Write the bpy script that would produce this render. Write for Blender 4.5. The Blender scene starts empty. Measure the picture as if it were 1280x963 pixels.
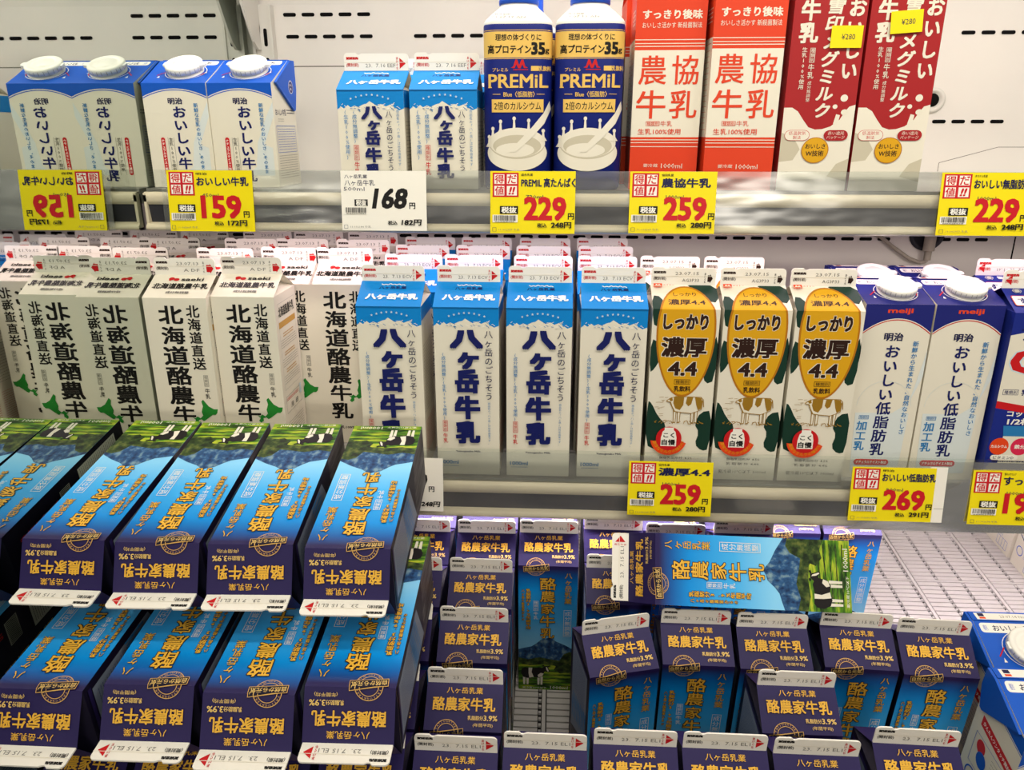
import bpy, bmesh, math, random
from mathutils import Vector, Matrix
from mathutils.geometry import tessellate_polygon
random.seed(7)
SC = bpy.context.scene
COL = SC.collection
R = math.radians
S = 0.001                                    # everything below is written in millimetres

# ------------------------------------------------------------------ camera
cam = bpy.data.cameras.new('camera'); cam.lens = 960 / 1280 * 36; cam.sensor_width = 36; cam.clip_start = .02
co = bpy.data.objects.new('camera', cam); COL.objects.link(co)
co.location = (0, 0, 1.450); co.rotation_euler = (R(90 - 18.5), 0, R(3.1))
SC.camera = co
# ------------------------------------------------------------------ light
SC.view_settings.view_transform = 'Standard'; SC.view_settings.look = 'None'
SC.view_settings.gamma = 1; SC.view_settings.use_curve_mapping = False
SC.view_settings.exposure = 0.14
w = bpy.data.worlds.new('world'); SC.world = w; w.use_nodes = True
w.node_tree.nodes['Background'].inputs[0].default_value = (1, .93, .83, 1)
w.node_tree.nodes['Background'].inputs[1].default_value = .13

def area(name, loc, look, sx, sy, power, col):
    l = bpy.data.lights.new(name, 'AREA'); l.shape = 'RECTANGLE'; l.size = sx; l.size_y = sy
    l.energy = power; l.color = col
    o = bpy.data.objects.new(name, l); COL.objects.link(o); o.location = loc
    o.rotation_euler = (Vector(look) - Vector(loc)).to_track_quat('-Z', 'Y').to_euler()
    return o
WARM = (1, .93, .80); PINK = (1, .76, .84)
for k, x in enumerate((-1.3, 0.1, 1.5)):     # store ceiling tubes, behind and above the photographer
    area('ceiling_tube', (x, -.75, 2.75), (x, .6, 1.2), .16, 1.3, 4.5, WARM)
area('ceiling_tube', (0.2, -.2, 2.8), (0.1, .9, 1.3), 1.8, .18, 5, WARM)
area('canopy_tube', (.15, .90, 1.71), (.15, 1.06, 1.40), 1.7, .05, 3.6, (1, .93, .88))
area('canopy_front_tube', (.15, .40, 1.98), (.15, .85, 1.25), 2.0, .06, 7.5, WARM)
for x, w_, p_ in ((2.1, 1.3, 110), (-2.75, .5, 34), (-4.2, .4, 12), (-.6, .3, 10)):     # lights further down the shop, seen mirrored in the price rail
    area('far_ceiling_light', (x, -7.2, 2.75), (x, .8, 1.38), w_, .6, p_, WARM)
area('upper_shelf_tube', (.2, .862, 1.362), (.2, .97, 1.0), 1.25, .02, 1.1, PINK)
area('middle_shelf_tube', (.2, .835, 1.052), (.2, .91, .8), 1.25, .02, 5, (1, .86, .90))

# ------------------------------------------------------------------ materials
def lin(c):
    return tuple(((x / 255) / 12.92 if x / 255 <= .04045 else ((x / 255 + .055) / 1.055) ** 2.4) for x in c) + (1,)
MATS = {}
def M(name, rgb=None, rough=.45, spec=.22, metal=0):
    if name in MATS: return MATS[name]
    m = bpy.data.materials.new(name); m.use_nodes = True
    b = m.node_tree.nodes['Principled BSDF']
    b.inputs['Base Color'].default_value = lin(rgb); b.inputs['Roughness'].default_value = rough
    b.inputs['Specular IOR Level'].default_value = spec; b.inputs['Metallic'].default_value = metal
    m.diffuse_color = lin(rgb)
    MATS[name] = m; return m
PAL = dict(cream=(226, 220, 203), white=(240, 236, 226), black=(20, 18, 18), grey=(120, 118, 112), palegrey=(178, 176, 168),
    red=(196, 24, 30), navy=(18, 26, 92), ink=(24, 26, 70), skyblue=(0, 128, 206), midblue=(40, 120, 180), purple=(38, 29, 80),
    gold=(232, 178, 62), goldpale=(226, 190, 110), goldline=(214, 168, 92), darkpurple=(22, 18, 40), green=(34, 130, 46), dgreen=(18, 52, 40),
    mustard=(214, 160, 20), amber=(176, 112, 16), brown=(44, 22, 14), olive=(150, 112, 30), orange=(226, 70, 26), brick=(214, 62, 28),
    wine=(160, 28, 32), yellow=(238, 218, 12), tagred=(196, 22, 34), mblue=(14, 84, 190), mnavy=(28, 34, 112), paleblue=(198, 214, 222), faintblue=(213, 220, 219),
    premblue=(20, 34, 116), premgold=(226, 186, 96), milk=(228, 222, 206), milkshade=(196, 188, 166), cblue=(24, 40, 130), pink=(214, 40, 80),
    tan=(196, 150, 70), treedark=(44, 62, 30), cowblack=(24, 20, 22), sidegrey=(110, 104, 106), capblue=(30, 80, 190))
for k, v in PAL.items(): M(k, v)
def nodes(m): return m.node_tree.nodes, m.node_tree.links
def noise_mat(name, stops, scale, rough=.45, stretch=(1, 1, 1), detail=4):
    m = M(name, (128, 128, 128), rough); n, l = nodes(m)
    tc = n.new('ShaderNodeTexCoord'); mp = n.new('ShaderNodeMapping'); mp.inputs['Scale'].default_value = stretch
    t = n.new('ShaderNodeTexNoise'); t.inputs['Scale'].default_value = scale; t.inputs['Detail'].default_value = detail
    r = n.new('ShaderNodeValToRGB'); e = r.color_ramp.elements
    e[0].position, e[0].color = stops[0][0], lin(stops[0][1]); e[1].position, e[1].color = stops[-1][0], lin(stops[-1][1])
    for p, c in stops[1:-1]:
        x = e.new(p); x.color = lin(c)
    l.new(tc.outputs['Object'], mp.inputs[0]); l.new(mp.outputs[0], t.inputs[0]); l.new(t.outputs[0], r.inputs[0])
    l.new(r.outputs[0], n['Principled BSDF'].inputs['Base Color']); return m
noise_mat('meadow', [(.34, (24, 56, 14)), (.5, (84, 136, 28)), (.66, (186, 196, 50))], 150, stretch=(.3, 1, 1.6), detail=6)
noise_mat('mountain', [(.34, (18, 44, 84)), (.52, (42, 88, 136)), (.7, (130, 160, 170))], 170, stretch=(1, 1, .7), detail=8)
noise_mat('grove', [(.36, (22, 36, 16)), (.52, (52, 74, 30)), (.7, (104, 112, 50))], 160, detail=6)
M('sidepale', (120, 132, 150))
noise_mat('woodgrain', [(.4, (34, 30, 38)), (.6, (92, 86, 92))], 90, stretch=(3, 3, .3))
# printed front of the dark blue carton: a colour ramp up the height of the pack
mp_ = M('purple_front', (0, 0, 0), .36); n, l = nodes(mp_)
tc = n.new('ShaderNodeTexCoord'); sx = n.new('ShaderNodeSeparateXYZ'); r_ = n.new('ShaderNodeValToRGB'); mu = n.new('ShaderNodeMath')
mu.operation = 'DIVIDE'; mu.inputs[1].default_value = .25
l.new(tc.outputs['Object'], sx.inputs[0]); l.new(sx.outputs[2], mu.inputs[0]); l.new(mu.outputs[0], r_.inputs[0])
l.new(r_.outputs[0], n['Principled BSDF'].inputs['Base Color'])
e = r_.color_ramp.elements
e[0].position, e[0].color = .30, lin((136, 208, 248)); e[1].position, e[1].color = .76, lin((38, 29, 80))
for p, c in ((.46, (66, 176, 242)), (.64, (6, 142, 224)), (.71, (14, 92, 170))):
    x = e.new(p); x.color = lin(c)
noise_mat('back_panel', [(.3, (214, 210, 203)), (.7, (226, 221, 212))], 5, .38)
noise_mat('shelf_metal', [(.3, (150, 148, 142)), (.7, (172, 170, 163))], 8, .4)
M('dark_slot', (14, 13, 13), .9, .1); M('rail_cream', (206, 196, 170), .4); M('rail_dark', (52, 52, 58), .35); M('rail_edge', (150, 146, 138), .3, .6, .6)
M('seam', (120, 116, 108), .6); M('tray', (188, 184, 180), .5); M('tray_gap', (30, 28, 28), .8); M('bracket', (212, 209, 200), .4); M('cable', (168, 160, 146), .6)
M('cap_white', (236, 234, 226), .35); M('seal', (238, 234, 224), .5)
m = M('mirror', (205, 212, 204), .015, .5, 1)
def clear(name, tint, glossrough, ior):
    m = bpy.data.materials.new(name); m.use_nodes = True; n, l = nodes(m); n.remove(n['Principled BSDF'])
    t = n.new('ShaderNodeBsdfTransparent'); t.inputs[0].default_value = lin(tint)
    g = n.new('ShaderNodeBsdfGlossy'); g.inputs['Roughness'].default_value = glossrough
    f = n.new('ShaderNodeFresnel'); f.inputs[0].default_value = ior; mx = n.new('ShaderNodeMixShader')
    l.new(f.outputs[0], mx.inputs[0]); l.new(t.outputs[0], mx.inputs[1]); l.new(g.outputs[0], mx.inputs[2])
    l.new(mx.outputs[0], n['Material Output'].inputs[0])
    if glossrough > .1:                      # scuffed, slightly wavy plastic
        d = n.new('ShaderNodeBsdfDiffuse'); d.inputs[0].default_value = lin((225, 226, 222)); m2 = n.new('ShaderNodeMixShader'); m2.inputs[0].default_value = .05
        l.new(mx.outputs[0], m2.inputs[1]); l.new(d.outputs[0], m2.inputs[2]); l.new(m2.outputs[0], n['Material Output'].inputs[0])
        tc = n.new('ShaderNodeTexCoord'); t2 = n.new('ShaderNodeTexNoise'); t2.inputs['Scale'].default_value = 26
        b = n.new('ShaderNodeBump'); b.inputs['Strength'].default_value = .3; b.inputs['Distance'].default_value = .01; t2.inputs['Detail'].default_value = 2; mp = n.new('ShaderNodeMapping'); mp.inputs['Scale'].default_value = (.35, 1, 1)
        l.new(tc.outputs['Object'], mp.inputs[0]); l.new(mp.outputs[0], t2.inputs[0]); l.new(t2.outputs[0], b.inputs['Height']); l.new(b.outputs[0], g.inputs['Normal'])
    MATS[name] = m
clear('acrylic', (251, 253, 252), .03, 1.45); clear('rail_cover', (248, 249, 248), .22, 1.85)

# ------------------------------------------------------------------ glyphs
_fc = bpy.data.curves.new('lettering', 'FONT'); _fo = bpy.data.objects.new('lettering', _fc); COL.objects.link(_fo)
GC = {}
def glyph(s, res=2):
    k = (s, res)
    if k in GC: return GC[k]
    _fc.body = s; _fc.size = 1; _fc.resolution_u = res; _fc.fill_mode = 'FRONT'
    _fo.update_tag(); dg = bpy.context.evaluated_depsgraph_get()
    me = bpy.data.meshes.new_from_object(_fo.evaluated_get(dg))
    v = [(p.co.x, p.co.y) for p in me.vertices]; f = [tuple(p.vertices) for p in me.polygons]
    bpy.data.meshes.remove(me)
    GC[k] = (v, f); return GC[k]

# ------------------------------------------------------------------ printing on a surface (u right, v up, millimetres)
def cut(pts, c):
    xs = [q[0] for q in pts]
    if max(xs) <= c or min(xs) >= c: return [pts]
    res = []
    for sg in (1, -1):
        out = []
        for i in range(len(pts)):
            a, b = pts[i], pts[(i + 1) % len(pts)]; da, db = (a[0] - c) * sg, (b[0] - c) * sg
            if da >= 0: out.append(a)
            if da * db < 0: t = da / (da - db); out.append(Vector((c, a[1] + (b[1] - a[1]) * t)))
        if len(out) > 2: res.append(out)
    return res
class Art:
    def __init__(s, split=None): s.p = []; s.h = .10; s.split = split; s.vm = None; s.cuts = ()      # polygons: (pts, mat, h)
    def step(s): s.h += .03; return s.h
    def poly(s, pts, mat):
        h = s.step(); pts = [Vector((a, b, 0)) for a, b in pts]
        for t in tessellate_polygon([pts]): s.tri([pts[i].xy for i in t], mat, h)
    def tri(s, pts, mat, h):
        if s.vm: pts = [Vector((q[0], s.vm(q[1]))) for q in pts]
        if s.cuts:
            parts = [pts]
            for c in s.cuts: parts = [o for p in parts for o in cut(p, c)]
            for p in parts: s.p.append((p, mat, h))
            return
        if s.split is None: s.p.append((pts, mat, h)); return
        vs = [q[1] for q in pts]; c = s.split
        if max(vs) <= c + 1e-6 or min(vs) >= c - 1e-6: s.p.append((pts, mat, h)); return
        for sg in (1, -1):
            out = []
            for i in range(len(pts)):
                a, b = pts[i], pts[(i + 1) % len(pts)]; da, db = (a[1] - c) * sg, (b[1] - c) * sg
                if da >= 0: out.append(a)
                if da * db < 0:
                    t = da / (da - db); out.append(Vector((a[0] + (b[0] - a[0]) * t, c)))
            if len(out) > 2: s.p.append((out, mat, h))
    def rect(s, u0, v0, u1, v1, mat): s.poly([(u0, v0), (u1, v0), (u1, v1), (u0, v1)], mat)
    def rrect(s, u0, v0, u1, v1, r, mat):
        pts = []
        for cx, cy, a in ((u1 - r, v1 - r, 0), (u0 + r, v1 - r, 90), (u0 + r, v0 + r, 180), (u1 - r, v0 + r, 270)):
            pts += [(cx + r * math.cos(R(a + k * 22.5)), cy + r * math.sin(R(a + k * 22.5))) for k in range(5)]
        s.poly(pts, mat)
    def frame(s, u0, v0, u1, v1, t, mat):
        h = s.step()
        for a in ((u0, v0, u1, v0 + t), (u0, v1 - t, u1, v1), (u0, v0, u0 + t, v1), (u1 - t, v0, u1, v1)):
            q = [Vector(x) for x in ((a[0], a[1]), (a[2], a[1]), (a[2], a[3]), (a[0], a[3]))]; s.tri(q, mat, h)
    def disc(s, cx, cy, rx, ry, mat, n=28): s.poly([(cx + rx * math.cos(2 * math.pi * k / n), cy + ry * math.sin(2 * math.pi * k / n)) for k in range(n)], mat)
    def ring(s, cx, cy, r, t, mat, n=32, a0=0, a1=360):
        h = s.step(); P = lambda q, k: Vector((cx + q * math.cos(R(a0 + (a1 - a0) * k / n)), cy + q * math.sin(R(a0 + (a1 - a0) * k / n))))
        for k in range(n): s.tri([P(r - t, k), P(r, k), P(r, k + 1), P(r - t, k + 1)], mat, h)
    def line(s, pts, t, mat):
        h = s.step()
        for a, b in zip(pts, pts[1:]):
            a, b = Vector(a), Vector(b); d = (b - a).normalized(); q = Vector((-d.y, d.x)) * t / 2
            s.tri([a - q, b - q, b + q, a + q], mat, h)
    def put(s, g, fn, mat, h, bold=0.0):
        # weight is added by stamping the glyph a few times round its place
        n = 0 if bold < .004 else (4 if bold < .022 else 8)
        for j, (dx, dy) in enumerate([(0, 0)] * (n == 0) + [(bold * dx, bold * .85 * dy) for dx, dy in ((1, 1), (-1, -1), (1, -1), (-1, 1), (1, 0), (-1, 0), (0, 1), (0, -1))[:n]]):
            v, f = g; v = [fn(a + dx, b + dy) for a, b in v]
            for p in f: s.tri([v[i] for i in p], mat, h + .0025 * j)
    def t(s, txt, cx, cy, w, hh, mat, bold=.01, rot=0, o=None, shear=0, res=2):
        """a line of lettering whose ink fills w x hh round (cx, cy)"""
        g = glyph(txt, res); base = g[0]; k = h = 0
        x0, x1 = min(a for a, b in base) - bold, max(a for a, b in base) + bold; y0, y1 = min(b for a, b in base) - bold, max(b for a, b in base) + bold
        c_, s_ = math.cos(R(rot)), math.sin(R(rot))
        def fn(a, b):
            x = (a - (x0 + x1) / 2) * w / (x1 - x0); y = (b - (y0 + y1) / 2) * hh / (y1 - y0); x += shear * y
            return Vector((cx + x * c_ - y * s_, cy + x * s_ + y * c_))
        if o: s.put(g, fn, o[0], s.step(), bold + o[1])
        s.put(g, fn, mat, s.step(), bold)
    def v(s, txt, cx, ytop, ybot, w, mat, bold=.01, o=None, res=2, wob=0, dx=0, shear=0):
        """a column of lettering from ytop down to ybot, w wide; dx drifts the column sideways"""
        ch = (ytop - ybot) / len(txt); h1 = s.step(); h2 = s.step()
        rr = random.Random(txt)
        for i, c in enumerate(txt):
            y = ytop - ch * (i + .5); x = cx + dx * i / max(1, len(txt) - 1); k = 1 + wob * rr.uniform(-1, 1); a_ = wob * rr.uniform(-.6, .6)
            latin = ord(c) < 128; cxg = .3 if latin else .5
            def fn(a, b):
                p, q = (a - cxg) * w * k, (b - .38) * ch * .95 * k; p += shear * q
                return Vector((x + p - a_ * q, y + q + a_ * p))
            if o: s.put(glyph(c, res), fn, o[0], h1, bold + o[1])
            s.put(glyph(c, res), fn, mat, h2, bold)
    def block(s, u0, v0, u1, v1, n, mat, t=.5):
        """rows of fine print too small to read, as broken hairlines"""
        h = s.step(); rr = random.Random(n * 31 + int(u0 * 7 + v0))
        for i in range(n):
            y = v1 - (v1 - v0) * (i + .5) / n; x = u0
            while x < u1 - 1:
                e = min(u1, x + rr.uniform(.8, 2.6)); s.tri([Vector(q) for q in ((x, y - t / 2), (e, y - t / 2), (e, y + t / 2), (x, y + t / 2))], mat, h); x = e + rr.uniform(.3, .7)

class MB:
    """collects solid shapes and printed art, built as ONE mesh object"""
    def __init__(s): s.v = []; s.f = []; s.m = []; s.names = []; s.sm = []
    def mi(s, name):
        if name not in s.names: s.names.append(name)
        return s.names.index(name)
    def face(s, pts, mat, smooth=False):
        i = len(s.v); s.v += [tuple(p) for p in pts]; s.f.append(tuple(range(i, i + len(pts)))); s.m.append(s.mi(mat)); s.sm.append(smooth)
    def box(s, x0, y0, z0, x1, y1, z1, mat, b=0):
        if b:
            s.prism([(x0 + b, y0), (x1 - b, y0), (x1, y0 + b), (x1, y1 - b), (x1 - b, y1), (x0 + b, y1), (x0, y1 - b), (x0, y0 + b)], z0, z1, mat); return
        P = [(x0, y0, z0), (x1, y0, z0), (x1, y1, z0), (x0, y1, z0), (x0, y0, z1), (x1, y0, z1), (x1, y1, z1), (x0, y1, z1)]
        for q in ((0, 3, 2, 1), (4, 5, 6, 7), (0, 1, 5, 4), (1, 2, 6, 5), (2, 3, 7, 6), (3, 0, 4, 7)): s.face([P[i] for i in q], mat)
    def prism(s, pts, z0, z1, mat, mp=lambda x, y, z: (x, y, z)):
        n = len(pts)
        for i in range(n):
            a, b = pts[i], pts[(i + 1) % n]; s.face([mp(*a, z0), mp(*b, z0), mp(*b, z1), mp(*a, z1)], mat)
        V3 = [Vector((a, b, 0)) for a, b in pts]
        for t in tessellate_polygon([V3]):
            s.face([mp(*pts[i], z1) for i in t], mat); s.face([mp(*pts[i], z0) for i in t], mat)
    def lathe(s, prof, mat, n=28, mp=lambda p: p, cap=True):
        for (r0, z0), (r1, z1) in zip(prof, prof[1:]):
            for k in range(n):
                a, b = 2 * math.pi * k / n, 2 * math.pi * (k + 1) / n
                s.face([mp((r0 * math.cos(a), r0 * math.sin(a), z0)), mp((r0 * math.cos(b), r0 * math.sin(b), z0)), mp((r1 * math.cos(b), r1 * math.sin(b), z1)), mp((r1 * math.cos(a), r1 * math.sin(a), z1))], mat, True)
        if cap:
            for r, z in (prof[0], prof[-1]):
                if r > 0: s.face([mp((r * math.cos(2 * math.pi * k / n), r * math.sin(2 * math.pi * k / n), z)) for k in range(n)], mat)
    def art(s, a, mp, keep=None):
        for pts, mat, h in a.p:
            if keep and not keep(sum(q[1] for q in pts) / len(pts)): continue
            s.face([mp(q[0], q[1], h) for q in pts], mat)
    def mesh(s, name):
        me = bpy.data.meshes.new(name); me.from_pydata([(x * S, y * S, z * S) for x, y, z in s.v], [], s.f)
        for nme in s.names: me.materials.append(MATS[nme])
        me.polygons.foreach_set('material_index', s.m); me.polygons.foreach_set('use_smooth', s.sm)
        if any(s.sm):
            bm = bmesh.new(); bm.from_mesh(me); bmesh.ops.remove_doubles(bm, verts=[v for v in bm.verts if any(f.smooth for f in v.link_faces)], dist=1e-6); bm.to_mesh(me); bm.free()
        me.update(); return me
    def build(s, name, parent=None, **kw):
        o = bpy.data.objects.new(name, s.mesh(name)); COL.objects.link(o)
        if parent: o.parent = parent
        for k, v in kw.items(): o[k] = v
        return o
def thing(name, label, cat, group=None):
    o = bpy.data.objects.new(name, None); COL.objects.link(o); o.empty_display_size = .02
    o['label'] = label; o['category'] = cat
    if group: o['group'] = group
    return o
def dup(root):
    r = root.copy(); COL.objects.link(r)
    for ch in list(root.children):
        c = ch.copy(); COL.objects.link(c); c.parent = r
        for g in list(ch.children):
            d = g.copy(); COL.objects.link(d); d.parent = c
    return r

# ================================================================== the setting (refrigerated case)
MX, WY = -445, 1200                          # mirror plane and back wall
b = MB(); b.box(MX - 6, 250, 500, MX, WY + 8, 2100, 'mirror'); b.build('wall_left', kind='structure')
b = MB(); b.box(MX - 6, WY, 500, 1150, WY + 30, 2100, 'back_panel')
def slot(x, z, L=26, H=5, vert=False):
    a = Art(); a.rrect(-L / 2, -H / 2, L / 2, H / 2, H / 2 - .1, 'dark_slot')
    b.art(a, (lambda u, v, h: (x + v, WY - .4 - h, z + u)) if vert else (lambda u, v, h: (x + u, WY - .4 - h, z + v)))
for z, x0, n_ in ((1605, -386, 5), (1576, -384, 5), (1576, -197, 7), (1576, 570, 8), (1459, 550, 4), (1291, -420, 38), (1291, 560, 4)):
    for k in range(n_):
        x = x0 + k * 27
        if z == 1291 and 508 < x < 556: continue
        slot(x, z, 19, 5)
a = Art()                                    # pressed panel outlines and a cap hole
for x0, x1, z0, z1 in ((-392, -140, 1300, 1536), (-100, 330, 1300, 1536)):
    a.line([(x0, z0), (x0, z1 - 8), (x0 + 2, z1 - 2), (x0 + 8, z1), (x1 - 8, z1), (x1, z1 - 8), (x1, z0)], 1.6, 'seam')
a.line([(560, 1390), (560, 1402), (640, 1424), (760, 1424)], .8, 'seam')
a.line([(690, 1000), (690, 1330)], 2.2, 'dark_slot')
b.art(a, lambda u, v, h: (u, WY - h, v))
b.build('wall_back', kind='structure')
b = MB()                                     # bright cove where the wall turns forward above
for k in range(8):
    t0, t1 = R(90 * k / 8), R(90 * (k + 1) / 8); f_ = lambda t: (WY - 60 * (1 - math.cos(t)), 1618 + 60 * math.sin(t))
    (y0, z0), (y1, z1) = f_(t0), f_(t1); b.face([(MX, y0, z0), (1150, y0, z0), (1150, y1, z1), (MX, y1, z1)], 'back_panel', True)
b.face([(MX, WY - 60, 1678), (1150, WY - 60, 1678), (1150, 700, 1760), (MX, 700, 1760)], 'back_panel')
b.build('ceiling', kind='structure')

b = MB()                                     # upright post in the corner
b.box(-438, 1188, 560, -409, 1199.5, 1617, 'bracket'); b.box(-412, 1185, 560, -409, 1188, 1617, 'bracket'); b.box(-438, 1185, 560, -435, 1188, 1617, 'bracket')
for k in range(26):
    z = 1535 - 39 * k + 78; z = z if z < 1610 else None
    if z: a = Art(); a.rrect(-2.6, -12, 2.6, 12, 2.5, 'dark_slot'); b.art(a, lambda u, v, h: (-420 + u, 1187.8 - h, z + v))
o = b.build('shelf_upright', label='pale metal upright post with vertical slots in the left back corner', category='shelf post')
b = MB()                                     # bracket of the shelf above the frame
pts = [(1192, 1557), (1176, 1557), (1162, 1566), (1150, 1582), (1128, 1614), (1100, 1640), (1060, 1662), (1060, 1668), (1150, 1674), (1192, 1672)]
b.prism(pts, -431, -427.5, 'bracket', mp=lambda y, z, x: (x, y, z))
for z in (1580, 1640): b.box(-431, 1186, z, -427.5, 1199, z + 10, 'bracket')
b.build('shelf_bracket', label='curved metal shelf bracket hooked into the corner post', category='bracket')
b = MB()                                     # round port in the wall and the plug below
yv = lambda cx, cz: (lambda p: (cx + p[0], WY - p[2], cz + p[1]))
b.lathe([(17, .2), (17, 3), (12, 3.4), (11, 1), (0, 1)], 'bracket', mp=yv(536, 1488), cap=False)
b.lathe([(9, 1.2), (8, 3), (0, 3.2)], 'dark_slot', mp=yv(536, 1488), cap=False)
b.build('wall_port', label='round grey port in the back wall behind the red cartons', category='port')
b = MB()
b.lathe([(26, .3), (26, 3), (20, 4), (20, 1), (0, 1)], 'rail_dark', mp=yv(560, 1300), cap=False)
b.lathe([(8, 0), (8, 26), (7, 30), (0, 30)], 'cable', mp=lambda p: (560 + p[0], WY - 14 + p[1], 1276 + p[2]))
b.lathe([(5, 0), (5, 14), (4, 14)], 'cable', mp=lambda p: (560 + p[0], WY - 14 + p[1], 1262 + p[2]))
b.build('wall_plug', label='grey plug hanging from a round socket under the upper shelf', category='plug')
b = MB(); pts = [Vector(p) for p in ((452, 1193, 1326), (478, 1193, 1304), (510, 1191, 1280), (534, 1188, 1264), (550, 1186, 1258), (559, 1186, 1260), (560, 1186, 1264))]
for p, q in zip(pts, pts[1:]):
    d = (q - p).normalized(); e = d.cross(Vector((0, 1, 0))).normalized(); f_ = d.cross(e)
    P = lambda c, k: c + (e * math.cos(k * math.pi / 4) + f_ * math.sin(k * math.pi / 4)) * 2.8
    for k in range(8): b.face([P(p, k), P(p, k + 1), P(q, k + 1), P(q, k)], 'cable', True)
b.build('cable', label='thin grey cable slanting down the back wall to the plug', category='cable')

# ---- shelves
def shelf(zf, yl, zlo, name_label, fence_top, cover_x0):
    t = thing('display_shelf', name_label, 'shelf')
    X0, X1 = MX + 4, 1100
    b = MB(); b.box(X0, yl + 4, zf - 16, X1, WY - 4, zf, 'shelf_metal'); b.build('shelf_board', t)
    b = MB(); zc = zf - 6                    # cream rail with a dark label channel
    prof = [(yl + 6, zc + 3), (yl - 2, zc + 3), (yl - 5, zc), (yl - 5, zc - 7), (yl - 2, zc - 10)]
    for (y0, z0), (y1, z1) in zip(prof, prof[1:]): b.face([(X0, y0, z0), (X1, y0, z0), (X1, y1, z1), (X0, y1, z1)], 'rail_cream', True)
    b.face([(X0, yl - 2, zc - 10), (X1, yl - 2, zc - 10), (X1, yl + 1, zlo + 9), (X0, yl + 1, zlo + 9)], 'rail_dark')
    prof = [(yl + 1, zlo + 9), (yl - 5, zlo + 8), (yl - 8, zlo + 5), (yl - 8, zlo + 2), (yl - 4, zlo), (yl + 14, zlo)]
    for (y0, z0), (y1, z1) in zip(prof, prof[1:]): b.face([(X0, y0, z0), (X1, y0, z0), (X1, y1, z1), (X0, y1, z1)], 'rail_cream' if z0 > zlo + 4 else 'rail_edge', True)
    b.box(X0, yl - 5, zlo + 3, X0 + 3, yl + 2, zc + 2, 'rail_cream'); b.box(X0, yl + 2, zlo, X1, yl + 5, zc, 'rail_dark')
    b.build('front_rail', t)
    b = MB(); b.box(X0 + 2, yl + 1, zf - 3, X1, yl + 2.5, fence_top, 'acrylic'); b.build('clear_fence', t)
    b = MB(); n_ = 8                          # bowed clear cover over the price rail
    P = [(yl - 6 - 1.2 * math.sin(math.pi * k / n_) - 7 * k / n_, fence_top + (zlo + 1 - fence_top) * k / n_) for k in range(n_ + 1)]
    for (y0, z0), (y1, z1) in zip(P, P[1:]): b.face([(cover_x0, y0, z0), (X1, y0, z0), (X1, y1, z1), (cover_x0, y1, z1)], 'rail_cover', True)
    b.build('rail_cover', t)
    return t
shelf(1388, 828, 1344, 'upper white metal shelf with a clear price rail', 1408, -417)
shelf(1076, 782, 1031, 'middle white metal shelf with a clear price rail', 1112, -440)

# ---- bin floor: perforated tray, rising to the back
TZ = lambda y: 743 + .112 * (y - 530)
b = MB(); tm = lambda x, y, z: (x, y, TZ(y) + z)
def tbox(x0, y0, z0, x1, y1, z1, mat):
    P = [tm(*p) for p in ((x0, y0, z0), (x1, y0, z0), (x1, y1, z0), (x0, y1, z0), (x0, y0, z1), (x1, y0, z1), (x1, y1, z1), (x0, y1, z1))]
    for q in ((4, 5, 6, 7), (0, 1, 5, 4), (1, 2, 6, 5), (3, 0, 4, 7)): b.face([P[i] for i in q], mat)
b.face([tm(MX, 380, -3), tm(1100, 380, -3), tm(1100, 1200, -3), tm(MX, 1200, -3)], 'tray_gap')
x = MX + 2; ci = 0
while x < 1000:
    y = 470; ri = 0
    if x + 26 > -60 and (x < 90 or x > 380):
        while y < 1185:
            tbox(x, y, -3, x + 30, y + 7.0, -.2, 'tray'); tbox(x + 31, y + 2.2, -3, x + 34, y + 5.6, -.2, 'tray'); y += 9.2; ri += 1
            if ri % 12 == 0: tbox(x, y, -3, x + 35, y + 3.2, -.2, 'tray'); y += 4.4
    x += 35; ci += 1
    if ci % 3 == 0: tbox(x, 470, -3, x + 4.5, 1185, -.2, 'tray'); x += 6
# rear edge with round holes
b.face([(MX, 1186, TZ(1186)), (1100, 1186, TZ(1186)), (1100, 1192, TZ(1192) + 26), (MX, 1192, TZ(1192) + 26)], 'tray')
for k in range(60):
    x = 400 + k * 13; a = Art(); a.disc(0, 0, 3.4, 4.4, 'tray_gap', 10); b.art(a, lambda u, v, h: (x + u, 1188.2 - h, TZ(1188) + 12 + v))
b.build('bin_tray', label='pale grey slotted tray floor at the bottom of the case', category='tray')

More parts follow.
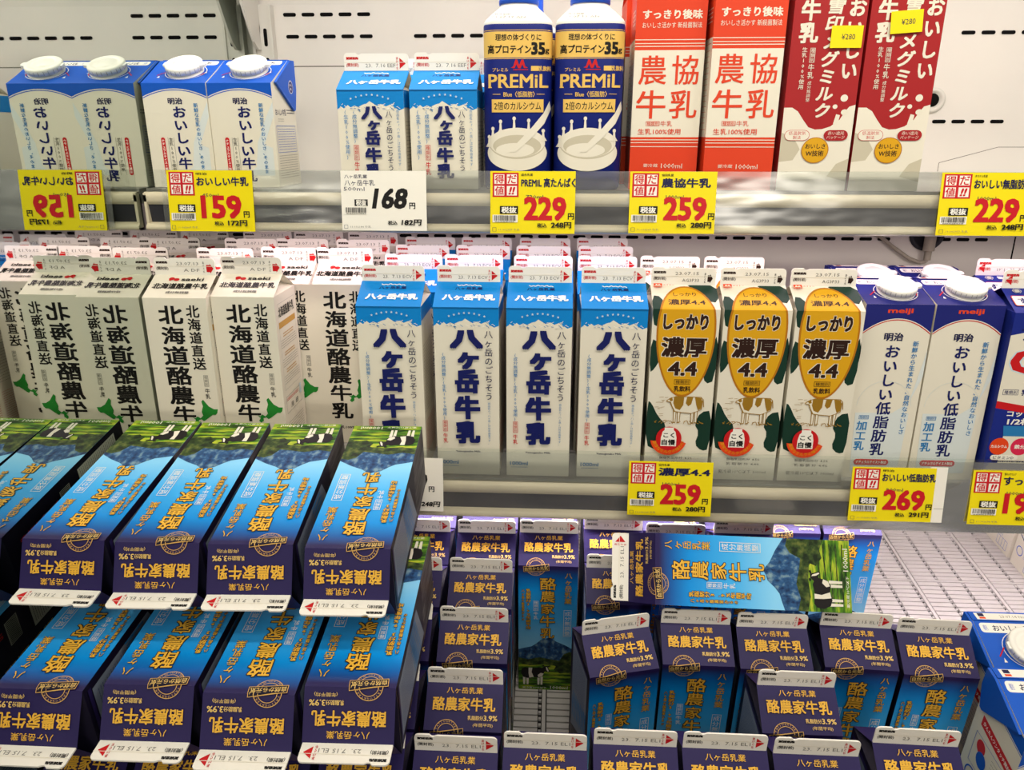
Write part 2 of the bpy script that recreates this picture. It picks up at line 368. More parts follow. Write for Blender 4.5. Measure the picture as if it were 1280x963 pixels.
# ================================================================== cartons
def facemaps(W, D, H, RISE):
    hw, hd = W / 2, D / 2; L = math.hypot(hd, RISE); cy, cz = hd / L, RISE / L
    def front(u, v, h):
        if v <= H: return (u - hw, -hd - h, v)
        d = v - H; return (u - hw, -hd + d * cy - h * cz, H + d * cz + h * cy)
    left = lambda u, v, h: (-hw - h, hd - u, v)
    right = lambda u, v, h: (hw + h, -hd + u, v)
    return front, left, right, L
def fin_art(a, c1, date, date2=None, tri='red', side=1, W=69):
    """printing on the sealed white top edge"""
    a.block(2.5, 12.6, 15.5, 15.4, 2, c1, 1.1)
    a.t('賞味期限', 9, 13.9, 13, 2.6, c1, .03)
    a.t('(開封前)', 9, 7.2, 13.5, 4.2, c1, .015)
    if date2: a.t(date, 38, 12.8, 25, 3.4, 'grey', 0, res=1); a.t(date2, 42, 5.5, 18, 3.4, 'grey', 0, res=1)
    else: a.t(date, 39, 6.8, 32, 3.6, 'grey', 0, res=1)
    if tri == 'red':
        a.poly([(59.5, 3.5), (66, 8.6), (59.5, 14.2)], 'red'); a.v('あけぐち', 57, 15.5, 2.2, 2.8, 'red', .01, res=1)
    elif tri == 'tab':
        a.poly([(59, 3.5), (63, 3.5), (63, 2), (67, 7.5), (63, 13), (63, 11.5), (59, 11.5)], 'red'); a.v('あけぐち', 56, 15.5, 2.2, 2.6, 'grey', .01, res=1)
    elif tri == 'dark':
        a.poly([(60, 4), (62.5, 4), (62.5, 2.5), (65.5, 7.5), (62.5, 12.5), (62.5, 11), (60, 11)], 'brown'); a.v('あけぐち', 57.3, 14, 2.2, 2.4, 'brown', .01, res=1)
    elif tri == 'left':
        a.poly([(9, 3.5), (2.5, 8.6), (9, 14.2)], 'red')
    a.rect(0, 9.6, W, 10.1, 'milk')
def gable(name, label, cat, W=70, H=194, RISE=19, base='cream', roof=None, side='cream', art=None, larts=None, rarts=None, fin=None, FH=19.5, back=None):
    """gable-topped carton: body, folded gable top and the sealed white edge"""
    t = thing(name, label, cat); D = W; hw = hd = W / 2; front, left, right, L = facemaps(W, D, H, RISE)
    a = Art(split=H); art(a, L)
    b = MB(); b.face([(-hw, -hd, 0), (hw, -hd, 0), (hw, -hd, H), (-hw, -hd, H)], base)
    b.face([(hw, -hd, 0), (hw, hd, 0), (hw, hd, H), (hw, -hd, H)], side); b.face([(-hw, -hd, 0), (-hw, hd, 0), (-hw, hd, H), (-hw, -hd, H)], side)
    b.face([(-hw, hd, 0), (hw, hd, 0), (hw, hd, H), (-hw, hd, H)], back or side); b.face([(-hw, -hd, 0), (hw, -hd, 0), (hw, hd, 0), (-hw, hd, 0)], 'cream')
    b.art(a, front, lambda v: v <= H)
    if larts: q = Art(); larts(q); b.art(q, left)
    if rarts: q = Art(); rarts(q); b.art(q, right)
    b.build('carton_body', t)
    b = MB(); rf = roof or base; zt = H + RISE
    b.face([(-hw, -hd, H), (hw, -hd, H), (hw, 0, zt), (-hw, 0, zt)], rf); b.face([(hw, hd, H), (-hw, hd, H), (-hw, 0, zt), (hw, 0, zt)], rf)
    for s in (-1, 1):
        A, B, T, P = (s * hw, -hd, H), (s * hw, hd, H), (s * hw, 0, zt), (s * hw * .3, 0, H + RISE * .72)
        b.face([A, B, P], side); b.face([A, P, T], side); b.face([B, T, P], side)
    b.art(a, front, lambda v: v > H); b.build('gable_top', t)
    b = MB(); r = 4; f0 = hw - .6
    pts = [(-f0, 0), (f0, 0)] + [(f0 - r + r * math.cos(R(k * 22.5)), FH - .8 - r + r * math.sin(R(k * 22.5))) for k in range(5)]
    pts += [(-f0 + 19, FH - .8), (-f0 + 16.5, FH - 2), (-f0 + 14.5, FH - 2), (-f0 + 12.5, FH)] + [(-f0 + r - r * math.sin(R(k * 22.5)), FH - r + r * math.cos(R(k * 22.5))) for k in range(5)]
    b.prism(pts, -.7, .7, 'seal', mp=lambda x, z, y: (x, y, z))
    q = Art(); fin(q); b.art(q, lambda u, v, h: (u - f0, -.7 - h, v))
    o = b.build('top_seal', t); o.location = (0, 0, (zt - .3) * S)
    return t
def cap(t, cx, cy, cz, tilt, r=20, mat='cap_white'):
    b = MB(); c_, s_ = math.cos(tilt), math.sin(tilt)
    mp = lambda p: (cx + p[0], cy + p[1] * c_ - p[2] * s_, cz + p[1] * s_ + p[2] * c_)
    b.lathe([(r - 1, 0), (r - .5, 2), (r - 2.5, 2.5), (r - 2.5, 4.2), (r, 4.6), (r, 9.6), (r - 1, 10.8), (r - 5, 11.1), (r - 5.5, 10.5), (r - 9, 10.5), (r - 9.5, 11.1), (0, 11.1)], mat, 36, mp)
    for k in range(48):
        a = 2 * math.pi * k / 48; b.face([mp((r * .998 * math.cos(a + d), r * .998 * math.sin(a + d), z)) for d, z in ((-.03, 5), (.03, 5), (.03, 9), (-.03, 9))] , 'palegrey') if k % 2 else None
    c = b.build('cap', t)
    b = MB(); b.prism([(r - 3, -6), (r + 4, -3.5), (r + 5, 0), (r + 4, 3.5), (r - 3, 6)], 7, 9.8, mat, mp=lambda x, y, z: mp((x, y, z))); b.build('pull_tab', c)
    b = MB(); b.prism([(-r + 3, -5), (-r - 2, -3), (-r - 2, 3), (-r + 3, 5)], 7, 9.4, mat, mp=lambda x, y, z: mp((x, y, z))); b.build('hinge', c)
def slanted(name, label, cat, W=70, H=199, RISE=16, base='cream', top='mnavy', side='cream', art=None, topart=None, larts=None, rarts=None, date='23.07.14 N01', ear=None):
    """carton with a sloping top, folded side ears, a flat seal strip and a round cap"""
    t = thing(name, label, cat); hw = hd = W / 2
    ys = hd - 13; L = math.hypot(ys + hd, RISE); cy, cz = (ys + hd) / L, RISE / L
    front = lambda u, v, h: (u - hw, -hd - h, v); left = lambda u, v, h: (-hw - h, hd - u, v); right = lambda u, v, h: (hw + h, -hd + u, v)
    slope = lambda u, v, h: (u - hw, -hd + v * cy - h * cz, H + v * cz + h * cy)
    a = Art(); art(a); b = MB(); z2 = H + RISE
    b.face([(-hw, -hd, 0), (hw, -hd, 0), (hw, -hd, H), (-hw, -hd, H)], base)
    for s in (-1, 1): b.face([(s * hw, -hd, 0), (s * hw, hd, 0), (s * hw, hd, z2), (s * hw, ys, z2), (s * hw, -hd, H)], side)
    b.face([(-hw, hd, 0), (hw, hd, 0), (hw, hd, z2), (-hw, hd, z2)], side); b.face([(-hw, -hd, 0), (hw, -hd, 0), (hw, hd, 0), (-hw, hd, 0)], 'cream')
    b.art(a, front)
    if larts: q = Art(); larts(q); b.art(q, left)
    if rarts: q = Art(); rarts(q); b.art(q, right)
    b.build('carton_body', t)
    b = MB(); b.face([(-hw, -hd, H), (hw, -hd, H), (hw, ys, z2), (-hw, ys, z2)], top)
    q = Art(); topart(q, L); b.art(q, slope); b.build('sloping_top', t)
    b = MB(); b.box(-hw, ys + .5, z2 - .5, hw, hd, z2 + .8, top); q = Art(); q.rect(5, 1.5, W - 1, 11, 'seal'); q.t(date, 42, 6.5, 26, 3.6, 'grey', 0, res=1)
    q.rect(8, 6, 14, 10.5, 'ink'); q.rect(8, 2.5, 14, 5, 'orange')
    b.art(q, lambda u, v, h: (u - hw, ys + v, z2 + .8 + h)); b.build('seal_strip', t)
    for s in (-1, 1):                        # folded ears against the sides
        b = MB(); tri = [(-hd + 8, H + 1), (ys, z2), (hd, z2 + .5), (hd + .5, H - 4), (hd - 6, H - 26), (hd - 10, H - 27)]
        x0, x1 = (hw + .4, hw + 3.0) if s > 0 else (-hw - 3.0, -hw - .4)
        b.prism(tri, x0, x1, top, mp=lambda y, z, x: (x, y, z))
        if ear:
            q = Art(); q.disc(17, H - 2, 7, 7, 'white', 20); q.disc(17, H - 2, 6.3, 6.3, 'mnavy', 20); q.t('おいし', 17, H + 0, 8, 2.4, 'white', .02); q.t('新', 17, H - 4.2, 3, 3, 'white', .02)
            b.art(q, lambda u, v, h: ((x1 + h) if s > 0 else (x0 - h), (u if s > 0 else u), v))
        b.build('side_ear', t)
    d = .5; cap(t, 4, -hd + L * .47 * cy, H + L * .47 * cz, math.atan2(RISE, ys + hd) + R(3))
    return t

# ---- shared small print
def small_side(a, ink='mnavy', H=194, W=70):
    a.block(8, H * .55, W - 8, H * .9, 14, ink); a.frame(6, H * .2, W - 6, H * .5, .5, ink); a.block(9, H * .22, W - 9, H * .48, 12, ink)
# ---- 1. dark blue farm carton
def stamp(a, cx, cy):
    a.ring(cx, cy, 11.2, .55, 'goldline'); a.ring(cx, cy, 8.0, .5, 'goldline')
    for k, c in enumerate('YATSUGATAKE'):
        an = R(160 - k * 14.0); g = glyph(c, 1); q = an - math.pi / 2
        a.put(g, lambda x, y: Vector((cx + 9.6 * math.cos(an) + ((x - .3) * math.cos(q) - (y - .35) * math.sin(q)) * 2.4, cy + 9.6 * math.sin(an) + ((x - .3) * math.sin(q) + (y - .35) * math.cos(q)) * 2.4)), 'goldline', a.h)
    for k, c in enumerate('MONJIROU MILK'):
        an = R(205 + k * 10.8); g = glyph(c, 1); q = an + math.pi / 2
        a.put(g, lambda x, y: Vector((cx + 9.6 * math.cos(an) + ((x - .3) * math.cos(q) - (y - .35) * math.sin(q)) * 2.2, cy + 9.6 * math.sin(an) + ((x - .3) * math.sin(q) + (y - .35) * math.cos(q)) * 2.2)), 'goldline', a.h)
    c_, s_ = math.cos(R(5)), math.sin(R(5)); rot = lambda x, y: (cx + .5 + x * c_ - y * s_, cy - 1 + x * s_ + y * c_)
    a.poly([rot(-15, -3.9), rot(15, -3.9), rot(15, 3.9), rot(-15, 3.9)], 'goldline')
    a.poly([rot(-14.5, -3.4), rot(14.5, -3.4), rot(14.5, 3.4), rot(-14.5, 3.4)], 'darkpurple')
    a.t('自然から元気', cx + .5, cy - 1, 27, 5, 'goldpale', .012, rot=5)
def cow(a, ox, oy, k=1.0):
    P = lambda pts: [(ox + x * k, oy + y * k) for x, y in pts]
    for x in (3, 7.5, 22, 26): a.poly(P([(x, 0), (x + 2.4, 0), (x + 3, 14), (x - .4, 14)]), 'milk')
    a.poly(P([(0, 20), (1, 27), (5, 30), (16, 29), (24, 31), (29, 29), (31, 24), (29, 16), (24, 12), (17, 13), (9, 11), (3, 13)]), 'cowblack')
    a.poly(P([(10, 29.5), (15, 29.5), (14, 22), (17, 13.2), (11, 12), (10, 20)]), 'milk')
    a.poly(P([(23, 13), (28, 15), (30, 20), (26, 21), (22, 17)]), 'milk')
    a.poly(P([(27, 29), (31, 33), (35, 33.5), (36, 30), (38, 24), (36, 22.5), (33, 25), (30, 24)]), 'cowblack')
    a.poly(P([(32.6, 32), (34.4, 31), (36.6, 24.5), (35.6, 23.5), (33.4, 27)]), 'milk')
    a.poly(P([(29, 32), (31, 33.5), (30, 35), (27, 34)]), 'cowblack'); a.poly(P([(35, 33), (38, 35), (39, 33), (36, 31.5)]), 'cowblack')
def art_purple(a, L):
    H = 194; a.rect(0, 0, 70, H, 'purple_front'); a.rect(0, H, 70, H + L, 'purple')
    a.poly([(0, 40), (70, 40), (70, 66), (64, 70), (58, 74), (52, 77), (46, 80), (41, 84.5), (37, 86), (33, 84), (28, 82.5), (22, 76), (16, 71), (9, 69), (0, 66)], 'mountain')
    a.poly([(0, 0), (70, 0), (70, 55), (62, 53), (52, 49), (40, 51), (26, 54), (12, 50), (0, 53)], 'grove')
    a.poly([(0, 0), (70, 0), (70, 30), (56, 33), (44, 41), (30, 42), (14, 40), (0, 43)], 'meadow')
    a.poly([(44, 34), (48, 44), (56, 60), (63, 64), (70, 62), (70, 26), (60, 30), (52, 28)], 'grove')
    for i in range(5): a.line([(4 + i, 28 - 5 * i), (66, 33 - 6.4 * i)], 1.2, 'grove')
    cow(a, 3, 8.5, .95)
    a.t('1000ml', 51, 4.6, 22, 5, 'white', 0, res=1); a.t('要冷蔵10℃以下', 20, 3.4, 30, 3, 'white', 0, res=1)
    a.v('酪農家牛乳', 35, 178, 84, 18.5, 'gold', .012, o=('brown', .034), wob=.07)
    a.v('八ヶ岳乳業', 59, 186, 139, 9, 'gold', .004, o=('darkpurple', .02), wob=.06)
    a.frame(54.4, 89, 63.6, 130, .5, 'white'); a.v('成分無調整', 59, 128.5, 90.5, 7, 'white', .0)
    a.frame(18, 128, 24, 143, .4, 'white'); a.v('種類別', 21, 142.4, 128.6, 4.2, 'white', 0, res=1); a.v('牛乳', 21, 127, 114.5, 6, 'white', 0)
    a.v('乳脂肪分3.9%年間平均', 12, 161, 99, 6, 'gold', .02, o=('brown', .05), res=1); a.v('八ヶ岳の酪農家からの', 5.6, 160, 112, 3.4, 'gold', .01, o=('brown', .06), res=1)
    a.t('八ヶ岳乳業', 35, H + 34.2, 33, 5.6, 'gold', .006); a.t('酪農家牛乳', 35, H + 22.4, 57, 11.8, 'gold', .022)
    a.t('乳脂肪分', 46, H + 11, 14, 3.8, 'goldpale', .02); a.t('3.9%', 59.5, H + 11.2, 12.5, 4.6, 'goldpale', .02); a.t('(年間平均)', 53, H + 5, 18, 3.6, 'goldpale', .006, res=1)
    stamp(a, 20.5, H - 2)
def left_purple(a):
    a.rect(0, 0, 70, 66, 'woodgrain'); a.poly([(8, 184), (62, 184), (62, 96), (8, 66)], 'sidepale')
    for i in range(9): a.line([(12 + i * 6, 82 + i * 3), (14 + i * 6, 120 + i * 2)], 1.8, 'midblue'); a.line([(14 + i * 6, 88 + i * 3), (10 + i * 6, 110 + i * 3)], 1.2, 'midblue')
    a.block(12, 130, 58, 180, 16, 'mnavy'); a.rect(4, 186, 66, 190, 'purple')
def right_purple(a):
    a.rect(6, 16, 40, 84, 'white'); a.block(8, 18, 38, 82, 22, 'black'); a.v('八ヶ岳酪農家', 52, 170, 60, 6, 'goldline', .02, res=1); a.v('生乳使用', 18, 178, 120, 6, 'red', .03, res=1)
    a.rect(10, 100, 34, 116, 'palegrey')
    for i in range(14): a.rect(11 + i * 1.6, 101, 11.8 + i * 1.6, 115, 'black')
def make_purple():
    return gable('milk_carton', '', 'milk carton', RISE=22, FH=18, base='purple_front', roof='purple', side='darkpurple', back='purple', art=art_purple, larts=left_purple, rarts=right_purple, fin=lambda q: fin_art(q, 'black', '23.  7.15 EL1'))
# ---- 2/3. white carton with a blue gable
def peaks(a, y):
    P = [(0, -1), (4, 2), (7, 0), (11, 3.5), (14, 1), (18, 3), (22, 1.5), (27, 4), (31, 5), (34, 7.5), (38, 5), (42, 2.6), (47, 4.4), (51, 2), (56, 4), (60, 1), (65, -2), (70, 0)]
    a.poly([(70, y + 25), (0, y + 25)] + [(x, y + z) for x, z in P], 'skyblue')
    rr = random.Random(3)
    for i in range(46):
        x = rr.uniform(2, 66); z = y + rr.uniform(-1.5, 4.5); a.line([(x, z), (x + rr.uniform(1, 3), z + rr.uniform(-2.5, 1.5))], .5, 'white' if i % 3 else 'midblue')
def star(a, x, y, r): a.poly([(x + (r if k % 2 == 0 else r * .42) * math.sin(R(36 * k)), y + (r if k % 2 == 0 else r * .42) * math.cos(R(36 * k))) for k in range(10)], 'paleblue')
def roof_blue(a, H, L):
    a.rect(0, H, 70, H + L, 'skyblue'); a.line([(23 + 2.4 * i, H + 34 + (1.6, -.2, .8, -.4)[i % 4] - .16 * abs(i - 5)) for i in range(12)], 1.0, 'white')
    a.t('八ヶ岳乳業', 36, H + 28.6, 30, 4.6, 'navy', .025); a.t('八ヶ岳牛乳', 37, H + 14, 57, 9.6, 'white', .05)
def art_blue1000(a, L):
    H = 194; a.rect(0, 0, 70, H, 'cream'); a.rect(0, H - 16, 70, H, 'skyblue') if 0 else None
    peaks(a, H - 20); a.rect(0, H, 70, H + L, 'skyblue'); a.p = [p for p in a.p]; roof_blue(a, H, L)
    for k in range(8): star(a, 17 + k * 5.4, H - 9.5 + 3.6 * math.sin(math.pi * k / 7), 1.5)
    for c, y0, y1, w in (('八', 172, 148, 35), ('ヶ', 151, 125, 28), ('岳', 127, 97, 27), ('牛', 96, 67, 28), ('乳', 66, 38, 27)): a.v(c, 35 if c != 'ヶ' else 37, y0, y1, w, 'navy', .062, wob=.03)
    a.v('八ヶ岳のごちそう', 59, 170, 90, 9.4, 'ink', .004); a.v('商品名の「八ヶ岳」は社名由来です。', 59, 88, 38, 3, 'midblue', 0, res=1)
    a.v('(成分無調整)(生乳100%使用)', 10, 145, 67, 4.6, 'midblue', .006, res=1); a.frame(7.4, 53, 12.6, 66, .4, 'red'); a.v('種類別', 10, 65.6, 53.4, 3.6, 'red', 0, res=1); a.v('牛乳', 10, 51, 39, 5.6, 'red', .012)
    a.t('Yatsugatake Milk', 35, 29, 28, 3, 'ink', .02, res=1); a.t('1000ml', 14, 16, 20, 4.6, 'midblue', .02); a.block(5, 10.5, 24, 12.5, 1, 'midblue')
def rt_blue(a):
    a.block(6, 20, 64, 60, 14, 'red'); a.block(6, 70, 64, 150, 22, 'grey'); a.rect(0, 178, 70, 194, 'skyblue')
def make_blue1000():
    return gable('milk_carton', '', 'milk carton', base='cream', roof='skyblue', side='cream', art=art_blue1000, larts=rt_blue, rarts=rt_blue, fin=lambda q: fin_art(q, 'red', '23.  7.13 ECV'))
def art_blue500(a, L):
    H = 99; a.rect(0, 0, 70, H, 'cream'); a.vm = lambda v: v if v > 99 else 99 - (99 - v) * .95; peaks(a, H - 19); roof_blue(a, H, L)
    for k in range(8): star(a, 15 + k * 5.6, H - 9 + 4 * math.sin(math.pi * k / 7), 1.4)
    for c, y0, y1, w in (('八', 84, 68, 22), ('ヶ', 71, 57, 16), ('岳', 58, 41, 17), ('牛', 40, 23, 18), ('乳', 23, 6, 18)): a.v(c, 36 if c != 'ヶ' else 38, y0, y1, w, 'navy', .05, wob=.03)
    a.v('八ヶ岳のごちそう', 54, 78, 14, 7.2, 'ink', .004); a.v('商品名の「八ヶ岳」は社名由来です。', 63.5, 79, 16, 3.2, 'midblue', 0, res=1)
    a.v('(成分無調整)', 18, 79, 44, 5, 'midblue', .006, res=1); a.v('(生乳100%使用)', 9, 79, 27, 5, 'midblue', .006, res=1); a.frame(15.4, 26, 20.8, 42, .4, 'red'); a.v('種類別', 18, 41.6, 26.4, 3.8, 'red', 0, res=1); a.v('牛乳', 18, 24.5, 10, 6, 'red', .012)
def make_blue500():
    return gable('milk_carton', '', 'milk carton', H=99, base='cream', roof='skyblue', side='cream', art=art_blue500, larts=lambda a: a.rect(0, 80, 70, 99, 'skyblue'), rarts=lambda a: (a.rect(0, 82, 70, 99, 'skyblue'), a.block(6, 10, 64, 70, 16, 'grey')), fin=lambda q: fin_art(q, 'red', '23.  7.16 EEF'))
# ---- 4. cream carton with black brush lettering
HOK = [(0, 8), (3, 7), (5, 9), (8, 7), (11, 10), (10, 14), (12, 20), (11, 25), (13, 27), (18, 20), (23, 17), (27, 17), (26, 13), (24, 11), (21, 11), (17, 8), (13, 5), (11, 4), (9, 6), (6, 5), (6, 2), (3, 0), (1, 2), (3, 5)]
def art_hok(a, L):
    H = 200; a.v('北海道酪農牛乳', 29, 193, 31, 28, 'black', .027, wob=.05); a.v('北海道直送', 54, 193, 119, 14.5, 'black', .022, wob=.05)
    a.frame(56.4, 100, 61.6, 113, .4, 'grey'); a.v('種類別', 59, 112.6, 100.4, 3.6, 'grey', 0, res=1); a.v('牛乳', 59, 98, 85, 6, 'black', .008)
    a.poly([(38 + x * 1.12, 54 + y * 1.12) for x, y in HOK], 'green'); a.t('生乳100%使用', 37, 21, 35, 4.2, 'black', .015, res=1)
    a.disc(22, H + 32, 3.2, 2.6, 'red', 12); a.disc(28, H + 30.6, 3.2, 2.4, 'red', 12); a.disc(25, H + 31.5, 2, 1.2, 'red', 10); a.disc(21, H + 29.5, 1.6, 1, 'red', 10)
    a.t('saeki', 46, H + 31.2, 25, 5.6, 'black', .02); a.t('北海道酪農牛乳', 36, H + 19.6, 62, 9.4, 'black', .03); a.t('成分無調整', 36, H + 8.8, 26, 3.8, 'grey', .03, res=1)
def rt_hok(a):
    a.t('北海道酪農牛乳', 35, 180, 50, 12, 'black', .03); a.frame(8, 90, 62, 190, .4, 'palegrey'); a.rect(8, 162, 62, 169, 'tan')
    for y in (150, 128, 108): a.block(18, y, 52, y + 6, 2, 'tan', 1.2); a.block(10, y - 12, 60, y - 1, 4, 'grey')
    a.frame(8, 62, 60, 82, .4, 'grey'); a.block(10, 76, 50, 80, 2, 'red', .8); a.t('月  日', 34, 68, 24, 6, 'black', .01); a.rect(54, 72, 60, 84, 'paleblue')
    a.block(8, 30, 62, 52, 7, 'grey'); a.block(12, 6, 60, 24, 6, 'grey')
def make_hok():
    return gable('milk_carton', '', 'milk carton', H=200, base='cream', side='cream', art=art_hok, larts=rt_hok, rarts=rt_hok, fin=lambda q: fin_art(q, 'brown', '23.07.13', 'A DF', tri='tab'))
# ---- 5. cream and green carton with a gold oval
def oval(a, cy, rx, ry, mat): a.poly([(36 + rx * math.cos(2 * math.pi * k / 48) * (1 + .08 * math.sin(2 * math.pi * k / 48)), cy + ry * math.sin(2 * math.pi * k / 48)) for k in range(48)], mat)
def art_oval(a, L):
    H = 194; a.rect(0, 0, 70, H, 'cream'); a.rect(0, H, 70, H + L, 'cream')
    sm = lambda pts: a.poly([q for i in range(len(pts)) for q in ((pts[i][0] * .75 + pts[(i + 1) % len(pts)][0] * .25, pts[i][1] * .75 + pts[(i + 1) % len(pts)][1] * .25), (pts[i][0] * .25 + pts[(i + 1) % len(pts)][0] * .75, pts[i][1] * .25 + pts[(i + 1) % len(pts)][1] * .75))], 'dgreen')
    sm([(38, H + 41), (70, H + 41), (70, H + 10), (54, H + 14), (46, H + 30)]); sm([(0, H + 22), (10, H + 20), (14, H), (8, H - 20), (0, H - 16)])
    sm([(0, 162), (8, 158), (11, 140), (5, 128), (0, 124)]); sm([(70, 170), (62, 150), (56, 128), (60, 112), (70, 116)])
    sm([(0, 92), (4, 90), (12, 74), (22, 64), (22, 40), (12, 34), (0, 40)]); sm([(70, 82), (58, 80), (52, 66), (58, 56), (54, 42), (62, 34), (70, 36)])
    oval(a, 164, 31, 67, 'amber'); oval(a, 164, 29, 64.5, 'mustard')
    a.t('しっかり', 35, H + 23.5, 24, 6, 'brown', .012); a.t('濃厚4.4', 36, H + 11, 39, 9, 'brown', .02)
    a.t('しっかり', 35, H - 13.5, 47, 17, 'brown', .048, o=('cream', .03)); a.t('濃厚', 35, 153, 48, 22.5, 'brown', .035, o=('cream', .03)); a.t('4.4', 35, 129, 31, 16, 'brown', .035, o=('cream', .03))
    a.frame(27, 111.5, 44, 117, .4, 'brown'); a.t('種類別', 35.5, 114.2, 14, 3.6, 'brown', 0, res=1); a.t('乳飲料', 36, 106.5, 18, 6.4, 'brown', .02)
    for x in (29, 33.5, 48, 52): a.poly([(x - .4, 67), (x + 2.2, 67), (x + 2.8, 82), (x - 1, 82)], 'olive'); a.poly([(x + .2, 68), (x + 1.6, 68), (x + 2, 82), (x - .2, 82)], 'cream')
    a.poly([(26, 96.5), (20.5, 93.5), (20, 91.6), (24, 90.6), (26, 86), (29, 80), (36, 79), (48, 78), (53, 80), (58.6, 83), (59.6, 95), (57, 97.6), (30, 98)], 'olive'); a.poly([(26, 95.8), (21.4, 93), (21, 92.2), (25, 91.4), (27, 86), (30, 80.8), (36, 79.8), (48, 78.8), (53, 80.8), (57.8, 83.4), (58.8, 94.6), (56.6, 96.8), (30, 97.2)], 'cream')
    a.poly([(28, 97.2), (39, 97.2), (38.6, 88), (35, 82), (30, 84), (27.6, 90)], 'olive'); a.poly([(42, 97), (48.6, 97), (47, 89), (44, 86.6), (41, 90)], 'olive'); a.poly([(50.4, 97), (57, 96.6), (58.6, 93), (57.8, 84), (54.6, 82), (52.4, 88)], 'olive'); a.poly([(22.5, 95), (26, 97), (27, 93), (24.6, 92)], 'olive'); a.line([(59.4, 95), (60.6, 86)], .8, 'olive')
    rr = random.Random(5)
    for i in range(26): x = rr.uniform(8, 60); a.line([(x, rr.uniform(66, 70)), (x + rr.uniform(1, 4), rr.uniform(66, 70))], .7, 'olive')
    for i in range(12): x = rr.uniform(7, 20); y = rr.uniform(74, 97); a.line([(x, y), (x + rr.uniform(2, 5), y + .4)], .4, 'olive')
    a.poly([(25 + q * math.cos(R(an)), 49 + q * math.sin(R(an))) for q, rng in ((20, range(188, 353, 12)), (12, range(352, 187, -12))) for an in rng], 'orange')
    for k, c in enumerate('濃厚なミルクの味わい'):
        an = R(198 + k * 16); q = an + math.pi / 2
        a.put(glyph(c, 1), lambda x, y: Vector((25 + 15.8 * math.cos(an) + ((x - .5) * math.cos(q) - (y - .4) * math.sin(q)) * 4.6, 49 + 15.8 * math.sin(an) + ((x - .5) * math.sin(q) + (y - .4) * math.cos(q)) * 4.6)), 'mustard', a.step())
    a.disc(25, 49, 14, 14, 'red'); a.poly([(18, 57), (20, 59), (20, 62), (30, 62), (30, 59), (32, 57), (33.5, 50), (33.5, 40), (16.5, 40), (16.5, 50)], 'white')
    a.t('こく', 25, 53, 12, 6, 'black', .03); a.t('自慢', 25, 44.6, 15, 7, 'black', .035)
    a.t('無脂乳固形分  8.5%', 34, 26, 36, 3.2, 'black', .005, res=1); a.t('乳 脂 肪 分  4.4%', 34, 20.5, 36, 3.2, 'black', .005, res=1); a.t('要冷蔵10℃以下 1000ml', 34, 11, 52, 4.4, 'grey', .0, res=1)
    a.rect(3, H + 34, 12, H + 38.4, 'orange'); a.poly([(4, H + 34.6), (6, H + 37.6), (7.4, H + 35.4), (9, H + 37.6), (11, H + 34.6)], 'cream'); a.t('メイトー', 19, H + 36, 12, 2.6, 'orange', .01, res=1); a.t('MEITO', 7.5, H + 32.4, 9, 1.8, 'orange', .02, res=1)
def side_oval(a):
    a.disc(12, 150, 14, 22, 'dgreen'); a.disc(58, 60, 14, 26, 'dgreen'); a.block(26, 100, 60, 170, 18, 'grey'); a.block(8, 20, 40, 60, 12, 'grey')
def make_oval():
    return gable('milk_carton', '', 'milk carton', base='cream', side='cream', art=art_oval, larts=side_oval, rarts=side_oval, fin=lambda q: fin_art(q, 'brown', '23.07.15', 'AG3P33', tri='dark'))
# ---- 6/7/8. slanted-top cartons with screw caps
def arch(a, yc, ye, H, mat, line=None):
    pts = [(70 * k / 16, ye + (yc - ye) * (1 - ((k - 8) / 8) ** 2)) for k in range(17)]
    a.poly([(70, H), (0, H)] + pts, mat)
    if line: a.line([(x, y - 1.6) for x, y in pts], .9, line[0]); a.line([(x, y - .3) for x, y in pts], .5, line[1])
def top_slant(col, label, dark):
    def f(a, L):
        a.rrect(4, L - 13, 66, L - 2, 3, 'white'); a.t(label, 38, L - 7.6, 44, 7, 'ink', .015); a.t('種別', 9, L - 7.6, 4, 6, dark, 0, res=1)
        a.disc(39, L * .47, 22.5, 20.5, 'white'); a.disc(39, L * .47, 21.8, 19.8, col)
        a.poly([(12, 14), (15, 14), (13.5, 19)], 'white'); a.line([(10, 20), (18, 30)], 1.2, 'red'); a.line([(62, 30), (58, 20)], 1.2, 'red'); a.poly([(60, 26), (63, 26), (61.5, 31)], 'white')
    return f
def art_lowfat(a):
    H = 199; arch(a, 184, 169, H, 'mnavy', ('red', 'white')); a.t('meiji', 36, 191.5, 26, 6.6, 'orange', .03)
    a.poly([(8, 8), (60, 8), (62, 78), (5, 78)], 'faintblue'); a.poly([(44, 78), (58, 78), (70, 150), (70, 120), (60, 90)], 'faintblue'); a.ring(34, 86, 29, .4, 'faintblue', a0=0, a1=180)
    a.t('明治', 33, 164, 20, 9, 'ink', .03); a.v('おいしい低脂肪乳', 34, 156, 27, 16.5, 'navy', .022)
    a.v('新鮮から生まれた、自然なおいしさ', 57, 160, 53, 6.4, 'midblue', .012); a.frame(9.5, 70.5, 20, 75, .4, 'midblue'); a.t('種類別', 14.8, 72.8, 9, 3.2, 'midblue', 0, res=1); a.v('加工乳', 14, 69, 33, 12, 'midblue', .02)
    a.rrect(11, 16, 49, 23, 3.4, 'red'); a.t('ナチュラルテイスト製法', 30, 19.5, 33, 3.6, 'white', .02, res=1)
